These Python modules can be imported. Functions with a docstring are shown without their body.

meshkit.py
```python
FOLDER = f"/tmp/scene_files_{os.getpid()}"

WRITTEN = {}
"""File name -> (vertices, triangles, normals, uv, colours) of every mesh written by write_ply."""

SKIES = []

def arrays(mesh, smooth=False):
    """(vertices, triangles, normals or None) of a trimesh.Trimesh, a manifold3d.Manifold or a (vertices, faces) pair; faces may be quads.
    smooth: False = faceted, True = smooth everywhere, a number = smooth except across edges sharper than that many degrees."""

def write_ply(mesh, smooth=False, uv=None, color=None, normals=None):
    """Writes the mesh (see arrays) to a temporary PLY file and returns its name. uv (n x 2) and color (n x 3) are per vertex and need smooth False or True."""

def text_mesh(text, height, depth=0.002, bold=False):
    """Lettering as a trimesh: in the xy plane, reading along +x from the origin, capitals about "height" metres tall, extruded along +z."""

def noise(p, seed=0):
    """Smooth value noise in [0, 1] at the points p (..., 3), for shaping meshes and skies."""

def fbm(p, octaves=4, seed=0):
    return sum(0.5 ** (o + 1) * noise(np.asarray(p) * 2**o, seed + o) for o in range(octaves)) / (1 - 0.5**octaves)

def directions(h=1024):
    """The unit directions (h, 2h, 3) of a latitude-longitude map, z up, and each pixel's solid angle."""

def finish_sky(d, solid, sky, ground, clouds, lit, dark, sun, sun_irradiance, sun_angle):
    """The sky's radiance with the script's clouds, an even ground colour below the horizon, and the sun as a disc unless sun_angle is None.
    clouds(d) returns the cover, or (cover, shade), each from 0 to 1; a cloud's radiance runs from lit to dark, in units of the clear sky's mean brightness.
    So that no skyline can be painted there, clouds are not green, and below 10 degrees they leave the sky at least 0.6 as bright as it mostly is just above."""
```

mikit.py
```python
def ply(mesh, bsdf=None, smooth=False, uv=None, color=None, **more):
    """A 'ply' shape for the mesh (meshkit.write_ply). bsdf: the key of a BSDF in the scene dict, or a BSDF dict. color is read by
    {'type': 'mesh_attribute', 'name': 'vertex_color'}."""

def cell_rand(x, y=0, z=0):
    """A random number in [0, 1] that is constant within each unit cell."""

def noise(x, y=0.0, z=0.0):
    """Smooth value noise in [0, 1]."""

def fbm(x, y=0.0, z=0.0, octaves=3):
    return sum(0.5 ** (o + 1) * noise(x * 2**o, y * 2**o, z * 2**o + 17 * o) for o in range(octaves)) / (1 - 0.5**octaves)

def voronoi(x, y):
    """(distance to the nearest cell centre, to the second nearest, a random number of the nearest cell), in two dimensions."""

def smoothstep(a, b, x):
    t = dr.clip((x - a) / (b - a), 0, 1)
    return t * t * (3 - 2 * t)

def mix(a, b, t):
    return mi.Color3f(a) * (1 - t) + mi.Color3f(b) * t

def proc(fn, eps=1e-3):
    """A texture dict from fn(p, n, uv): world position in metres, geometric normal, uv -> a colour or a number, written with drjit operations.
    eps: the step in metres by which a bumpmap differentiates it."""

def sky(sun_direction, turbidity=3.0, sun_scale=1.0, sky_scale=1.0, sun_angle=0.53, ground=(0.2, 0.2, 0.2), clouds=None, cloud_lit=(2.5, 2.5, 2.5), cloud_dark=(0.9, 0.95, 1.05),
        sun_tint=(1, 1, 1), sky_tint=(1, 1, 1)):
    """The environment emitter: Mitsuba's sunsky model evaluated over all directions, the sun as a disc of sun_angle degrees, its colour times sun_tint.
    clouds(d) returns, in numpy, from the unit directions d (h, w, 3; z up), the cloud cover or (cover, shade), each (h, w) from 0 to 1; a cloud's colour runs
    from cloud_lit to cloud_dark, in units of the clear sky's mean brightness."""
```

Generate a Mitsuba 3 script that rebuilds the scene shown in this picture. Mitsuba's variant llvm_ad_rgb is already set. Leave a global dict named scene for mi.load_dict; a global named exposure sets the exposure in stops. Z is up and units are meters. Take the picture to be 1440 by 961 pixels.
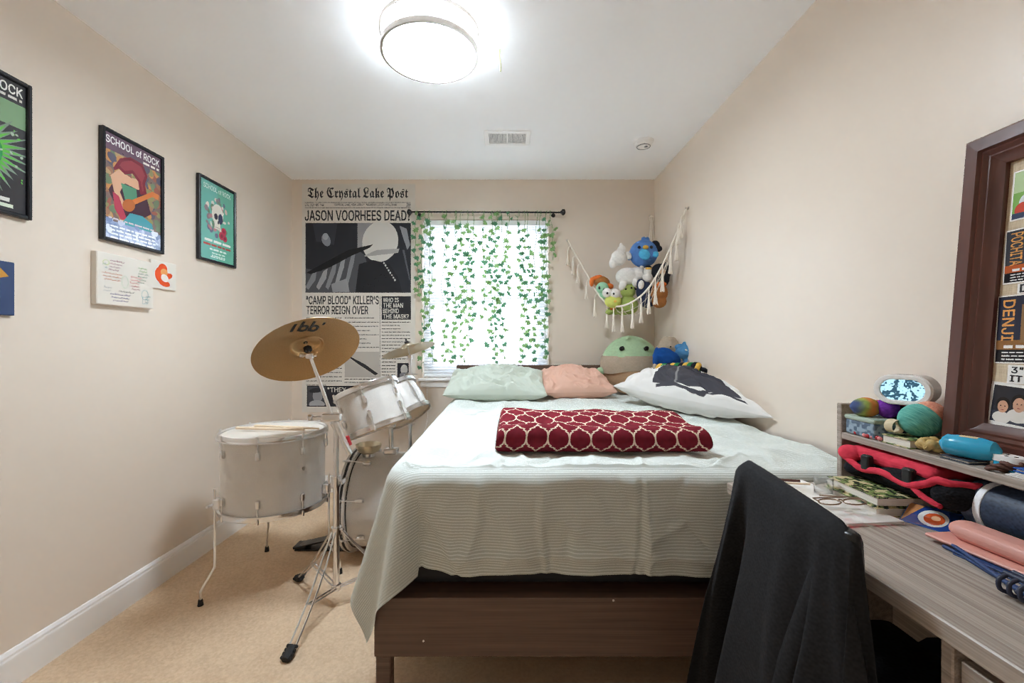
import math, random
import numpy as np, trimesh, drjit as dr, mitsuba as mi, mikit, meshkit
import manifold3d as m3
from shapely.geometry import Polygon, Point, box as sbox, LineString, MultiPolygon
from shapely import affinity, union_all
from mikit import noise, fbm, voronoi, cell_rand, smoothstep, mix

T = mi.ScalarTransform4f
rnd = random.Random(7)
PI = math.pi
F, CX, CY, EYE = 620.0, 714.0, 481.5, 1.167     # lens of the photograph (1440 x 961), eye height

# ------------------------------------------------------------------ camera, sky, exposure
exposure = 2.28
scene = {}
labels = {}
scene['camera'] = {'type': 'perspective', 'fov': 2*math.degrees(math.atan(720/F)), 'fov_axis': 'x', 'near_clip': 0.02, 'far_clip': 200.0,
    'principal_point_offset_x': 6/1440, 'principal_point_offset_y': -1/961,
    'to_world': T().look_at(origin=[0, 0, EYE], target=[0, 1, EYE], up=[0, 0, 1])}
def cloud_cover(d):
    return np.clip(0.55 + 0.9*(meshkit.noise(d*3.0)-0.4), 0, 1), 0.3*meshkit.noise(d*5.0, 3)
SKY_SCALE = 7.5
scene['sky'] = mikit.sky((0.3, -0.75, 0.6), turbidity=3.5, sun_scale=0.0, sky_scale=SKY_SCALE, ground=(0.62, 0.61, 0.6), clouds=cloud_cover,
    cloud_lit=(2.2, 2.25, 2.35), cloud_dark=(1.2, 1.25, 1.35))
LAMP = (19.5, 22.3, 24.8)

# ------------------------------------------------------------------ helpers
def srgb(h):
    if isinstance(h, str):
        h = h.lstrip('#'); h = [int(h[i:i+2], 16)/255 for i in (0, 2, 4)]
    return [x/12.92 if x < 0.04045 else ((x+0.055)/1.055)**2.4 for x in h]
def at(px, py, y):
    """A point of the photograph at its distance y, in metres."""
    return np.array([(px-CX)*y/F, y, EYE-(py-CY)*y/F])
def tex(c):
    return c if isinstance(c, dict) else {'type': 'rgb', 'value': list(c)}
def mat(name, color, rough=0.5, metal=0.0, spec=0.5, bump=None, two=True, **more):
    d = {'type': 'principled', 'base_color': tex(color), 'roughness': rough, 'metallic': metal, **more}
    if metal == 0: d['specular'] = spec
    if bump is not None: d = {'type': 'bumpmap', 'arbitrary': bump[0], 'scale': bump[1], 'bsdf': d}
    scene[name] = {'type': 'twosided', 'bsdf': d} if two else d
    return name
_used = {}
def key_of(name, parent=None):
    base = f'{parent}__{name}' if parent else name
    n = _used.get(base, -1)+1; _used[base] = n
    return base if n == 0 else f'{base}_{n:03d}'
def thing(name, label, cat, group=None):
    k = key_of(name)
    labels[k] = {'label': label, 'category': cat}
    if group: labels[k]['group'] = group
    return k
def put(key, mesh, m, smooth=35, **more):
    scene[key] = mesh if isinstance(mesh, dict) else mikit.ply(mesh, m, smooth=smooth, **more)
    return key
def part(parent, name, mesh, m, smooth=35, label=None, **more):
    k = key_of(name, parent)
    put(k, mesh, m, smooth, **more)
    if label: labels[k] = {'label': label}
    return k
def single(name, label, cat, mesh, m, smooth=35, group=None, **more):
    k = thing(name, label, cat, group); put(k, mesh, m, smooth, **more); return k
def struct(name, mesh, m, label, smooth=35, **more):
    k = key_of(name); labels[k] = {'label': label, 'kind': 'structure', 'category': name.split('_')[0]}
    if mesh is not None: put(k, mesh, m, smooth, **more)
    return k
cat = trimesh.util.concatenate
def tm(v, f): return trimesh.Trimesh(np.asarray(v, float), np.asarray(f, int), process=False)
def xf(mesh, M):
    m = mesh.copy(); m.apply_transform(np.asarray(M, float)); return m
def frame(o, u, v, w):
    M = np.eye(4); M[:3, 0], M[:3, 1], M[:3, 2], M[:3, 3] = u, v, w, o; return M
def axis_frame(o, w, hint=(0, 0, 1)):
    w = np.asarray(w, float)/np.linalg.norm(w); h = np.asarray(hint, float)
    if abs(w @ h) > 0.97*np.linalg.norm(h): h = np.array([0, 1.0, 0])
    u = np.cross(h, w); u /= np.linalg.norm(u); return frame(o, u, np.cross(w, u), w)
def rotz(a, o=(0, 0, 0)): return trimesh.transformations.rotation_matrix(a, [0, 0, 1], o)
def rot(a, ax, o=(0, 0, 0)): return trimesh.transformations.rotation_matrix(a, ax, o)
def trans(v):
    M = np.eye(4); M[:3, 3] = v; return M
def box(x0, x1, y0, y1, z0, z1, b=0.003):
    b = min(b, .3*abs(x1-x0), .3*abs(y1-y0), .3*abs(z1-z0))
    if b <= 0: 
        return xf(trimesh.creation.box((x1-x0, y1-y0, z1-z0)), trans(((x0+x1)/2, (y0+y1)/2, (z0+z1)/2)))
    p = []
    for i in range(3):
        e = [b, b, b]; e[i] = 0
        p += [[x, y, z] for x in (x0+e[0], x1-e[0]) for y in (y0+e[1], y1-e[1]) for z in (z0+e[2], z1-e[2])]
    return trimesh.convex.convex_hull(np.array(p))
def rbox(x0, x1, y0, y1, z0, z1, r=0.01, n=12):
    h = m3.Manifold.batch_hull([m3.Manifold.sphere(r, n).translate((x, y, z)) for x in (x0+r, x1-r) for y in (y0+r, y1-r) for z in (z0+r, z1-r)]).to_mesh()
    return tm(h.vert_properties[:, :3], h.tri_verts)
def tube(pts, r, n=8, closed=False, cap=True):
    p = np.asarray(pts, float); k = len(p); r = np.broadcast_to(np.asarray(r, float), (k,))
    tg = (np.roll(p, -1, 0)-np.roll(p, 1, 0)) if closed else np.gradient(p, axis=0)
    tg /= np.maximum(np.linalg.norm(tg, axis=1, keepdims=True), 1e-12)
    u = np.cross(tg[0], [0, 0, 1] if abs(tg[0][2]) < .9 else [1, 0, 0]); u /= np.linalg.norm(u)
    a = np.arange(n)*2*PI/n; V = []
    for i in range(k):
        u = u - tg[i]*(u @ tg[i]); u /= np.linalg.norm(u); w = np.cross(tg[i], u)
        V.append(p[i]+r[i]*(np.cos(a)[:, None]*u+np.sin(a)[:, None]*w))
    V = np.vstack(V); f = []
    for i in range(k if closed else k-1):
        j = (i+1) % k
        for q in range(n):
            s = (q+1) % n; f += [[i*n+q, i*n+s, j*n+s], [i*n+q, j*n+s, j*n+q]]
    if cap and not closed:
        V = np.vstack([V, p[0], p[-1]]); c0, c1 = k*n, k*n+1
        for q in range(n):
            s = (q+1) % n; f += [[c0, s, q], [c1, (k-1)*n+q, (k-1)*n+s]]
    return tm(V, f)
def bez(pts, n=24):
    """A smooth line through the points (Catmull-Rom)."""
    p = np.asarray(pts, float); p = np.vstack([2*p[0]-p[1], p, 2*p[-1]-p[-2]]); out = []
    m = len(p)-3
    for i in range(m):
        t = np.linspace(0, 1, max(2, n//m+1), endpoint=(i == m-1))[:, None]
        a, b, c, d = p[i:i+4]
        out.append(.5*(2*b+(c-a)*t+(2*a-5*b+4*c-d)*t*t+(3*b-a-3*c+d)*t**3))
    return np.vstack(out)
def lathe(prof, n=40):
    """prof: (r, z) from one end to the other; closes on the axis where r = 0."""
    prof = np.asarray(prof, float); k = len(prof); a = np.arange(n)*2*PI/n
    V = np.vstack([np.c_[r*np.cos(a), r*np.sin(a), np.full(n, z)] for r, z in prof]); f = []
    for i in range(k-1):
        for q in range(n):
            s = (q+1) % n
            if prof[i][0] > 1e-9: f.append([i*n+q, i*n+s, (i+1)*n+s if prof[i+1][0] > 1e-9 else (i+1)*n+q])
            if prof[i+1][0] > 1e-9: f.append([i*n+q, (i+1)*n+s, (i+1)*n+q])
    m = tm(V, f); return m
def ring(r0, r1, z0, z1, n=48):
    return lathe([(r0, z0), (r1, z0), (r1, z1), (r0, z1), (r0, z0)], n)
def cyl(r, z0, z1, n=24, b=0.0):
    return lathe([(0, z0), (r-b, z0), (r, z0+b), (r, z1-b), (r-b, z1), (0, z1)] if b else [(0, z0), (r, z0), (r, z1), (0, z1)], n)
def rod(a, b, r, n=10):
    return tube([a, b], r, n)
def grid(fn, nu, nv, closed_u=False):
    """fn(U, V) -> (..., 3) over [0, 1]^2; returns mesh and uv."""
    u, v = np.linspace(0, 1, nu), np.linspace(0, 1, nv); U, V = np.meshgrid(u, v, indexing='ij')
    P = fn(U, V).reshape(-1, 3); i = np.arange(nu*nv).reshape(nu, nv)
    a, b, c, d = i[:-1, :-1].ravel(), i[1:, :-1].ravel(), i[1:, 1:].ravel(), i[:-1, 1:].ravel()
    return tm(P, np.vstack([np.c_[a, b, c], np.c_[a, c, d]])), np.c_[U.ravel(), V.ravel()]
def blob(c, r, R=None, sub=3, lump=0.0, seed=0):
    m = trimesh.creation.icosphere(sub, 1.0); v = m.vertices.copy()
    if lump: v = v*(1+lump*(meshkit.noise(v*2.2+seed*3.1, seed)-.5)[:, None]*2)
    v = v*np.asarray(r, float)
    if R is not None: v = v @ np.asarray(R)[:3, :3].T
    return tm(v+np.asarray(c, float), m.faces)
def melt(blobs, step=0.012, it=8):
    """One smooth body from overlapping balls."""
    M = None
    for b in blobs:
        q = m3.Manifold(m3.Mesh(np.asarray(b.vertices, np.float32), np.asarray(b.faces, np.uint32)))
        M = q if M is None else M+q
    h = M.refine_to_length(step).to_mesh(); m = trimesh.Trimesh(h.vert_properties[:, :3], h.tri_verts)
    trimesh.smoothing.filter_taubin(m, lamb=.5, nu=.5, iterations=it); return m
def fbm_np(p, o=3, seed=0):
    return sum(.5**(i+1)*meshkit.noise(np.asarray(p)*2**i, seed+i) for i in range(o))/(1-.5**o)
# flat print: painter's list of (polygon, colour) made one flat layer, each vertex with its ink's colour
def tri2(g):
    V, Fs, n = [], [], 0
    for p in getattr(g, 'geoms', [g]):
        if p.is_empty or p.geom_type != 'Polygon' or p.area < 1e-9: continue
        v, f = trimesh.creation.triangulate_polygon(p, engine='earcut')
        V.append(v); Fs.append(f+n); n += len(v)
    return (np.vstack(V), np.vstack(Fs)) if V else (np.zeros((0, 2)), np.zeros((0, 3), int))
class Print:
    def __init__(s): s.V, s.F, s.C, s.n, s.layer = [], [], [], 0, []
    def add(s, v3, f, col):
        if len(v3) == 0: return
        s.V.append(v3); s.F.append(np.asarray(f)+s.n); s.C.append(np.tile(srgb(col), (len(v3), 1))); s.n += len(v3)
    def ink(s, g, col): s.layer.append((g.buffer(0), col))
    def flat(s, w=0.0):
        top = None; out = []
        for g, col in reversed(s.layer):
            out.append((g if top is None else g.difference(top), col)); top = g if top is None else top.union(g)
        for g, col in out:
            v, f = tri2(g); s.add(np.c_[v, np.full(len(v), w)], f, col)
        s.layer = []
    def text(s, t, x0, y0, x1, y1, col, w=0.0005, bold=True):
        m = meshkit.text_mesh(t, .1, .001, bold); k = m.face_normals[:, 2] > .5
        m.update_faces(k); m.remove_unreferenced_vertices(); v = m.vertices.copy()
        lo, hi = v.min(0), v.max(0)
        v[:, 0] = x0+(v[:, 0]-lo[0])/(hi[0]-lo[0])*(x1-x0); v[:, 1] = y0+(v[:, 1]-lo[1])/(hi[1]-lo[1])*(y1-y0); v[:, 2] = w
        s.add(v, m.faces, col)
    def words(s, x0, x1, ytop, lines, pitch, h, col, seed=0, w=0.0004, fill=1.0):
        r = random.Random(seed); V, Fs = [], []
        for i in range(lines):
            y = ytop-i*pitch; x = x0; end = x1 if r.random() < fill else x0+(x1-x0)*r.uniform(.4, .9)
            while x < end:
                l = min(r.uniform(2, 6)*h, end-x); n = len(V)
                V += [[x, y-h, w], [x+l, y-h, w], [x+l, y, w], [x, y, w]]; Fs += [[n, n+1, n+2], [n, n+2, n+3]]; x += l+h*.8
        s.add(np.array(V), Fs, col)
    def out(s, parent, name, M, m='print_paper'):
        mesh = tm(np.vstack(s.V), np.vstack(s.F)); mesh = xf(mesh, M)
        return part(parent, name, mesh, m, smooth=False, color=np.vstack(s.C))
def ell(x, y, rx, ry, a=0): return affinity.rotate(affinity.scale(Point(x, y).buffer(1, 24), rx, ry), a, origin=(x, y))

# ------------------------------------------------------------------ materials
C = srgb
def wall_fn(p, n, uv): return mix(C('#d9cbbc'), C('#ddd0c2'), fbm(p.x*1.3, p.y*1.3, p.z*1.3))
mat('wall_paint', mikit.proc(wall_fn), 0.36, spec=0.5)
mat('ceiling_paint', C('#f4f5f6'), 0.8, spec=0.2)
mat('trim_white', C('#e9e7e4'), 0.35)
def carpet_fn(p, n, uv):
    a = fbm(p.x*6, p.y*6, 0.0); b = noise(p.x*120, p.y*120, 0.0); c = noise(p.x*330, p.y*330, 3.0)
    return mix(C('#bb9f82'), C('#dcc3a6'), .35*a+.4*b+.25*c)
def carpet_h(p, n, uv): return .6*noise(p.x*130, p.y*130, 0.0)+.4*noise(p.x*300, p.y*300, 5.0)
mat('carpet', mikit.proc(carpet_fn), 0.95, spec=0.1, bump=(mikit.proc(carpet_h, eps=.0012), 0.006))
mat('chrome', [.82, .82, .83], 0.06, 1.0)
mat('nickel', [.55, .5, .45], 0.3, 1.0)
mat('black_rubber', C('#1b1a1a'), 0.7)
mat('black_plastic', C('#181818'), 0.35)
mat('black_metal', C('#161616'), 0.35)
mat('white_vinyl', C('#f2f4f6'), 0.4)
mat('blind_slat', C('#eef1f4'), 0.5)
scene['window_glass'] = {'type': 'thindielectric', 'int_ior': 1.5}
mat('picture_glass', C('#ffffff'), 0.05)     # replaced below: a coat on the print
def shell_fn(p, n, uv):
    s = noise(p.x*900, p.y*900, p.z*900)
    return mix(C('#b5b0aa'), C('#dcd9d5'), s*.6+.3*fbm(p.x*9, p.y*9, p.z*9))
mat('drum_wrap', mikit.proc(shell_fn), 0.22, clearcoat=.6, clearcoat_gloss=.9)
mat('drum_head', C('#cbc4bb'), 0.35)
mat('tan_head', C('#c9ad8d'), 0.3)
def bronze_fn(p, n, uv):
    r = dr.sqrt(dr.square(uv.x)+dr.square(uv.y)); g = noise(r*700, 0.0, 0.0)
    h = voronoi(uv.x*70, uv.y*70)[0]
    return mix(C('#b08a5c'), C('#dfbd8e'), .45*g+.35*h+.2*fbm(uv.x*14, uv.y*14))
mat('bronze', mikit.proc(bronze_fn), 0.3, 1.0)
mat('pale_brass', [.78, .68, .5], 0.3, 1.0)
mat('maple', C('#e4d0b4'), 0.4)
def espresso_fn(p, n, uv):
    g = fbm(p.x*3+p.y*3, p.y*40, p.z*90); h = noise(p.x*7+p.y*7, 0.0, p.z*320)
    return mix(C('#47352d'), C('#705749'), .7*g+.3*h)
mat('espresso_wood', mikit.proc(espresso_fn), 0.42)
def grey_fn(p, n, uv):
    g = fbm(p.x*110, p.y*3.0, p.z*110); h = noise(p.x*420, p.y*6, p.z*420)
    return mix(C('#877b71'), C('#ada196'), smoothstep(.15, .85, .65*g+.35*h))
mat('grey_wood', mikit.proc(grey_fn), 0.42)
def redwood_fn(p, n, uv):
    g = fbm(p.x*40, p.y*25, p.z*4); return mix(C('#351a17'), C('#63382b'), g)
mat('mahogany', mikit.proc(redwood_fn), 0.28, clearcoat=.4)
mat('print_paper', {'type': 'mesh_attribute', 'name': 'vertex_color'}, 0.6, spec=.3)
mat('print_glossy', {'type': 'mesh_attribute', 'name': 'vertex_color'}, 0.08, spec=.5)
def paper_fn(p, n, uv): return mix(C('#cbc5bc'), C('#dcd7cf'), fbm(p.x*8, p.y*8, p.z*8))
mat('newsprint', mikit.proc(paper_fn), 0.7, spec=.3)
def sheet_fn(p, n, uv):
    w = dr.abs(uv.y/.0088-dr.floor(uv.y/.0088)-.5)*2
    return mix(C('#b9beb7'), C('#dadedb'), smoothstep(.55, .85, w))
mat('sheet_cloth', mikit.proc(sheet_fn), 0.75, spec=.25, sheen=.3)
mat('pale_green_cloth', C('#bfc6ba'), 0.8, spec=.2)
mat('peach_cloth', C('#d5ab98'), 0.8, spec=.2)
def robe_fn(p, n, uv):
    return C('#dbd7d2')+mi.Color3f(0)
mat('white_cloth', C('#d9d5d0'), 0.8, spec=.2)
mat('charcoal_cloth', C('#3d3c40'), 0.85, spec=.2)
mat('mattress_cloth', C('#3a3a3c'), 0.8, spec=.2)
def trellis_fn(p, n, uv):
    W, H = .075, .135
    def g(y):
        s = dr.abs(y)*2; m = dr.minimum(s, 1-s)
        q = .30*(1-dr.sqrt(dr.maximum(1-dr.square(dr.minimum(m/.37, 1.0)), 0)))+.2*dr.clip((m-.455)/.045, 0, 1)
        S = dr.select(s < .5, q, 1-q); return .5*(1-S)
    u, v = uv.x/W, uv.y/H; x = dr.abs(u-dr.round(u)); y = dr.abs(v-dr.round(v))
    f = x-g(y); sl = (g(y+.01)-g(y-.01))/.02; d = dr.abs(f)*W/dr.sqrt(1+dr.square(sl*W/H))
    red = mix(C('#5c1520'), C('#7d2430'), fbm(uv.x*40, uv.y*40))
    return mix(C('#d9c0ae'), red, smoothstep(.0022, .0036, d))
mat('trellis_fleece', mikit.proc(trellis_fn), 0.9, spec=.1, sheen=.5, bump=(mikit.proc(lambda p, n, uv: noise(uv.x*500, uv.y*500), eps=.001), .002))
mat('black_jersey', mikit.proc(lambda p, n, uv: mix(C('#161618'), C('#222225'), noise(p.x*260, p.y*260, p.z*260))), 0.85, spec=.25, sheen=.4)
mat('cotton_cord', C('#e6ddd0'), 0.85, spec=.15)
def plush(name, col, dark=.8):
    c = C(col); d = [x*dark for x in c]
    mat(name, mikit.proc(lambda p, n, uv: mix(d, c, fbm(p.x*90, p.y*90, p.z*90))), 0.95, spec=.1, sheen=.6)
for nm, col in dict(plush_blue='#5a83c0', plush_sky='#58b4e0', plush_white='#e6e2dc', plush_navy='#353b50', plush_green='#9fae62', plush_lime='#d3d873', plush_mint='#9fd0ae',
        plush_brown='#a97142', plush_orange='#e0783c', plush_black='#25272d', plush_tan='#c9a583', plush_oat='#b3a28e', plush_sage='#a8c29c', plush_royal='#1d4a8c', plush_steel='#4f83ae',
        plush_yellow='#e6b85a', plush_pink='#d98c8c').items(): plush(nm, col)
mat('bead_black', C('#141212'), 0.12)
scene['leaf_light'] = {'type': 'principledthin', 'base_color': tex(C('#7d9f68')), 'roughness': .5, 'diff_trans': 1.0, 'spec_trans': 0.0}
scene['leaf_dark'] = {'type': 'principledthin', 'base_color': tex(C('#5b8767')), 'roughness': .5, 'diff_trans': .8, 'spec_trans': 0.0}
mat('stem_green', C('#5c8a4a'), .6)
mat('frame_black', C('#171a20'), .3)

# ------------------------------------------------------------------ room: x -1.683..1.144, y -0.33..3.44, z 0..2.437
XL, XR, YB, YF, ZC = -1.683, 1.144, 3.44, -0.33, 2.437
struct('floor', box(XL-.1, XR+.1, YF-.1, YB+.1, -.08, 0, 0), 'carpet', 'beige cut pile carpet floor of the bedroom')
struct('ceiling', box(XL-.1, XR+.1, YF-.1, YB+.1, ZC, ZC+.08, 0), 'ceiling_paint', 'flat white painted ceiling')
struct('wall_left', box(XL-.1, XL, YF-.1, YB+.1, 0, ZC, 0), 'wall_paint', 'beige wall with the framed posters')
struct('wall_right', box(XR, XR+.1, YF-.1, YB+.1, 0, ZC, 0), 'wall_paint', 'beige wall beside the bed and desk')
struct('wall_front', box(XL, XR, YF-.1, YF, 0, ZC, 0), 'wall_paint', 'beige wall behind the viewer')
WX0, WX1, WZ0, WZ1 = -.668, .318, .885, 2.125
struct('wall_back', cat([box(XL, WX0, YB, YB+.14, 0, ZC, 0), box(WX1, XR, YB, YB+.14, 0, ZC, 0), box(WX0, WX1, YB, YB+.14, 0, WZ0, 0), box(WX0, WX1, YB, YB+.14, WZ1, ZC, 0)]), 'wall_paint', 'beige wall around the window')
def baseboard(name, M, L, label):
    p = Polygon([(0, 0), (.016, 0), (.016, .098), (.0145, .104), (.012, .108), (.012, .116), (.009, .121), (.005, .126), (0, .128)])
    m = trimesh.creation.extrude_polygon(p, L, engine='earcut'); struct(name, xf(m, M), 'trim_white', label, smooth=25)
baseboard('baseboard_left', frame((XL, YF, 0), (1, 0, 0), (0, 0, 1), (0, 1, 0)), YB-YF, 'white moulded baseboard along the poster wall')
baseboard('baseboard_back', frame((XL+.016, YB, 0), (0, -1, 0), (0, 0, 1), (1, 0, 0)), XR-XL-.032, 'white moulded baseboard below the window')
baseboard('baseboard_right', frame((XR, YF, 0), (-1, 0, 0), (0, 0, 1), (0, 1, 0)), YB-YF, 'white moulded baseboard along the desk wall')
# window
w = struct('window_1', None, None, 'white double hung window in the far wall')
yo = YB+.085
def rect_frame(x0, x1, z0, z1, y0, y1, t, b=.003):
    return cat([box(x0, x0+t, y0, y1, z0, z1, b), box(x1-t, x1, y0, y1, z0, z1, b), box(x0+t, x1-t, y0, y1, z0, z0+t, b), box(x0+t, x1-t, y0, y1, z1-t, z1, b)])
zm = (WZ0+WZ1)/2-.02
part(w, 'window_frame', rect_frame(WX0, WX1, WZ0, WZ1, yo-.02, yo+.05, .035), 'white_vinyl')
s1 = part(w, 'sash', rect_frame(WX0+.035, WX1-.035, zm-.02, WZ1-.035, yo+.015, yo+.04, .04), 'white_vinyl')
part(s1, 'pane', box(WX0+.075, WX1-.075, yo+.027, yo+.0271, zm+.02, WZ1-.075, 0).slice_plane([0, yo+.02705, 0], [0, -1, 0]), 'window_glass', False)
s2 = part(w, 'sash', rect_frame(WX0+.035, WX1-.035, WZ0+.035, zm+.025, yo-.015, yo+.012, .045), 'white_vinyl')
part(s2, 'pane', box(WX0+.08, WX1-.08, yo-.001, yo-.0009, WZ0+.08, zm-.02, 0).slice_plane([0, yo-.00095, 0], [0, -1, 0]), 'window_glass', False)
part(s2, 'sash_lock', cat([box(-.21, -.14, yo-.035, yo-.015, zm+.025, zm+.037, .004), rod((-.175, yo-.03, zm+.037), (-.15, yo-.045, zm+.041), .005)]), 'white_vinyl')
part(w, 'window_sill', cat([rbox(WX0-.03, WX1+.03, YB-.03, YB+.066, WZ0-.022, WZ0, .008), box(WX0-.01, WX1+.01, YB-.012, YB-.0002, WZ0-.07, WZ0-.022, .003)]), 'trim_white')
# blind
bl = thing('window_blind', 'white horizontal slat blind lowered over the bright window', 'window blind')
bx0, bx1, by = WX0+.012, WX1-.012, YB+.03
part(bl, 'headrail', box(bx0, bx1, by-.02, by+.02, WZ1-.042, WZ1-.002, .003), 'white_vinyl')
sl, _ = grid(lambda U, V: np.stack([bx0+U*(bx1-bx0), (V-.5)*.025, .0022*(1-(2*V-1)**2)], -1), 2, 5)
sl = cat([sl, tm(sl.vertices-[0, 0, .0006], sl.faces[:, ::-1])])
slat = mikit.ply(sl, 'blind_slat', smooth=True)
zz = np.arange(WZ0+.04, WZ1-.05, .0225)
for z in zz:
    part(bl, 'slat', {**slat, 'to_world': T().translate([0, by, float(z)]).rotate([1, 0, 0], -27)}, None)
part(bl, 'bottom_rail', box(bx0, bx1, by-.013, by+.013, WZ0+.012, WZ0+.028, .003), 'white_vinyl')
for x in (bx0+.1, (bx0+bx1)/2, bx1-.1):
    part(bl, 'ladder_cord', cat([rod((x, by-.0135, WZ0+.02), (x, by-.0135, WZ1-.03), .0008, 5), rod((x, by+.0135, WZ0+.02), (x, by+.0135, WZ1-.03), .0008, 5)]), 'white_vinyl')
part(bl, 'tilt_wand', tube([(bx0+.055, by-.03, WZ1-.035), (bx0+.05, by-.032, WZ1-.3), (bx0+.04, by-.03, WZ1-.62)], .004, 6), 'white_vinyl')
part(bl, 'pull_cord', tube(bez([(bx0+.03, by-.024, WZ1-.04), (bx0+.028, by-.04, WZ0+.1), (bx0+.03, by-.07, WZ0-.02), (bx0+.04, by-.075, .6), (bx0+.01, by-.07, .45), (bx0+.05, by-.075, .38)]), .0018, 5), 'white_vinyl')
# curtain rod
rz, ry = 2.168, YB-.055
k = thing('curtain_rod', 'thin black curtain rod with round ends above the window', 'curtain rod')
part(k, 'rod_tube', rod((-.735, ry, rz), (.405, ry, rz-.004), .0065, 12), 'black_metal')
for x, s in ((-.735, -1), (.405, 1)):
    part(k, 'finial', xf(lathe([(0, 0), (.009, 0), (.012, .006), (.021, .012), (.024, .021), (.02, .032), (.008, .038), (0, .039)], 20), axis_frame((x, ry, rz-.002), (s, 0, 0))), 'black_metal')
    part(k, 'bracket', cat([rod((x-s*.05, YB-.001, rz-.012), (x-s*.05, ry, rz-.008), .005), xf(cyl(.016, 0, .005, 16), axis_frame((x-s*.05, YB, rz-.012), (0, -1, 0)))]), 'black_metal')
# ivy garlands: strands hung over the rod, each leaf its own part
def leaf_mesh():
    pts = [(0, -.1), (.22, -.34), (.3, -.12), (.62, -.12), (.44, .12), (.5, .32), (.24, .3), (0, .68)]
    pts = pts+[(-x, y) for x, y in reversed(pts[1:-1])]
    P = np.array([(x, y, -.22*abs(x)+.05*y*y) for x, y in pts]); P = np.vstack([P, [[0, .05, .02]]])
    n = len(pts); return tm(P*.041, [[n, i, (i+1) % n] for i in range(n)])
leaf = [mikit.ply(leaf_mesh(), 'leaf_light', smooth=False), mikit.ply(leaf_mesh(), 'leaf_dark', smooth=False)]
STR = [(86, 92, 480), (116, 100, 840), (152, 140, 800), (226, 105, 560), (210, 590, 790), (266, 130, 400), (262, 470, 790), (298, 150, 800), (326, 150, 740), (346, 160, 610), (400, 110, 585), (432, 110, 720),
       (456, 95, 830), (482, 330, 780), (511, 90, 500), (566, 110, 500), (584, 170, 790), (607, 250, 740), (640, 360, 790), (668, 170, 500), (690, 120, 770), (714, 130, 320)]
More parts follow.
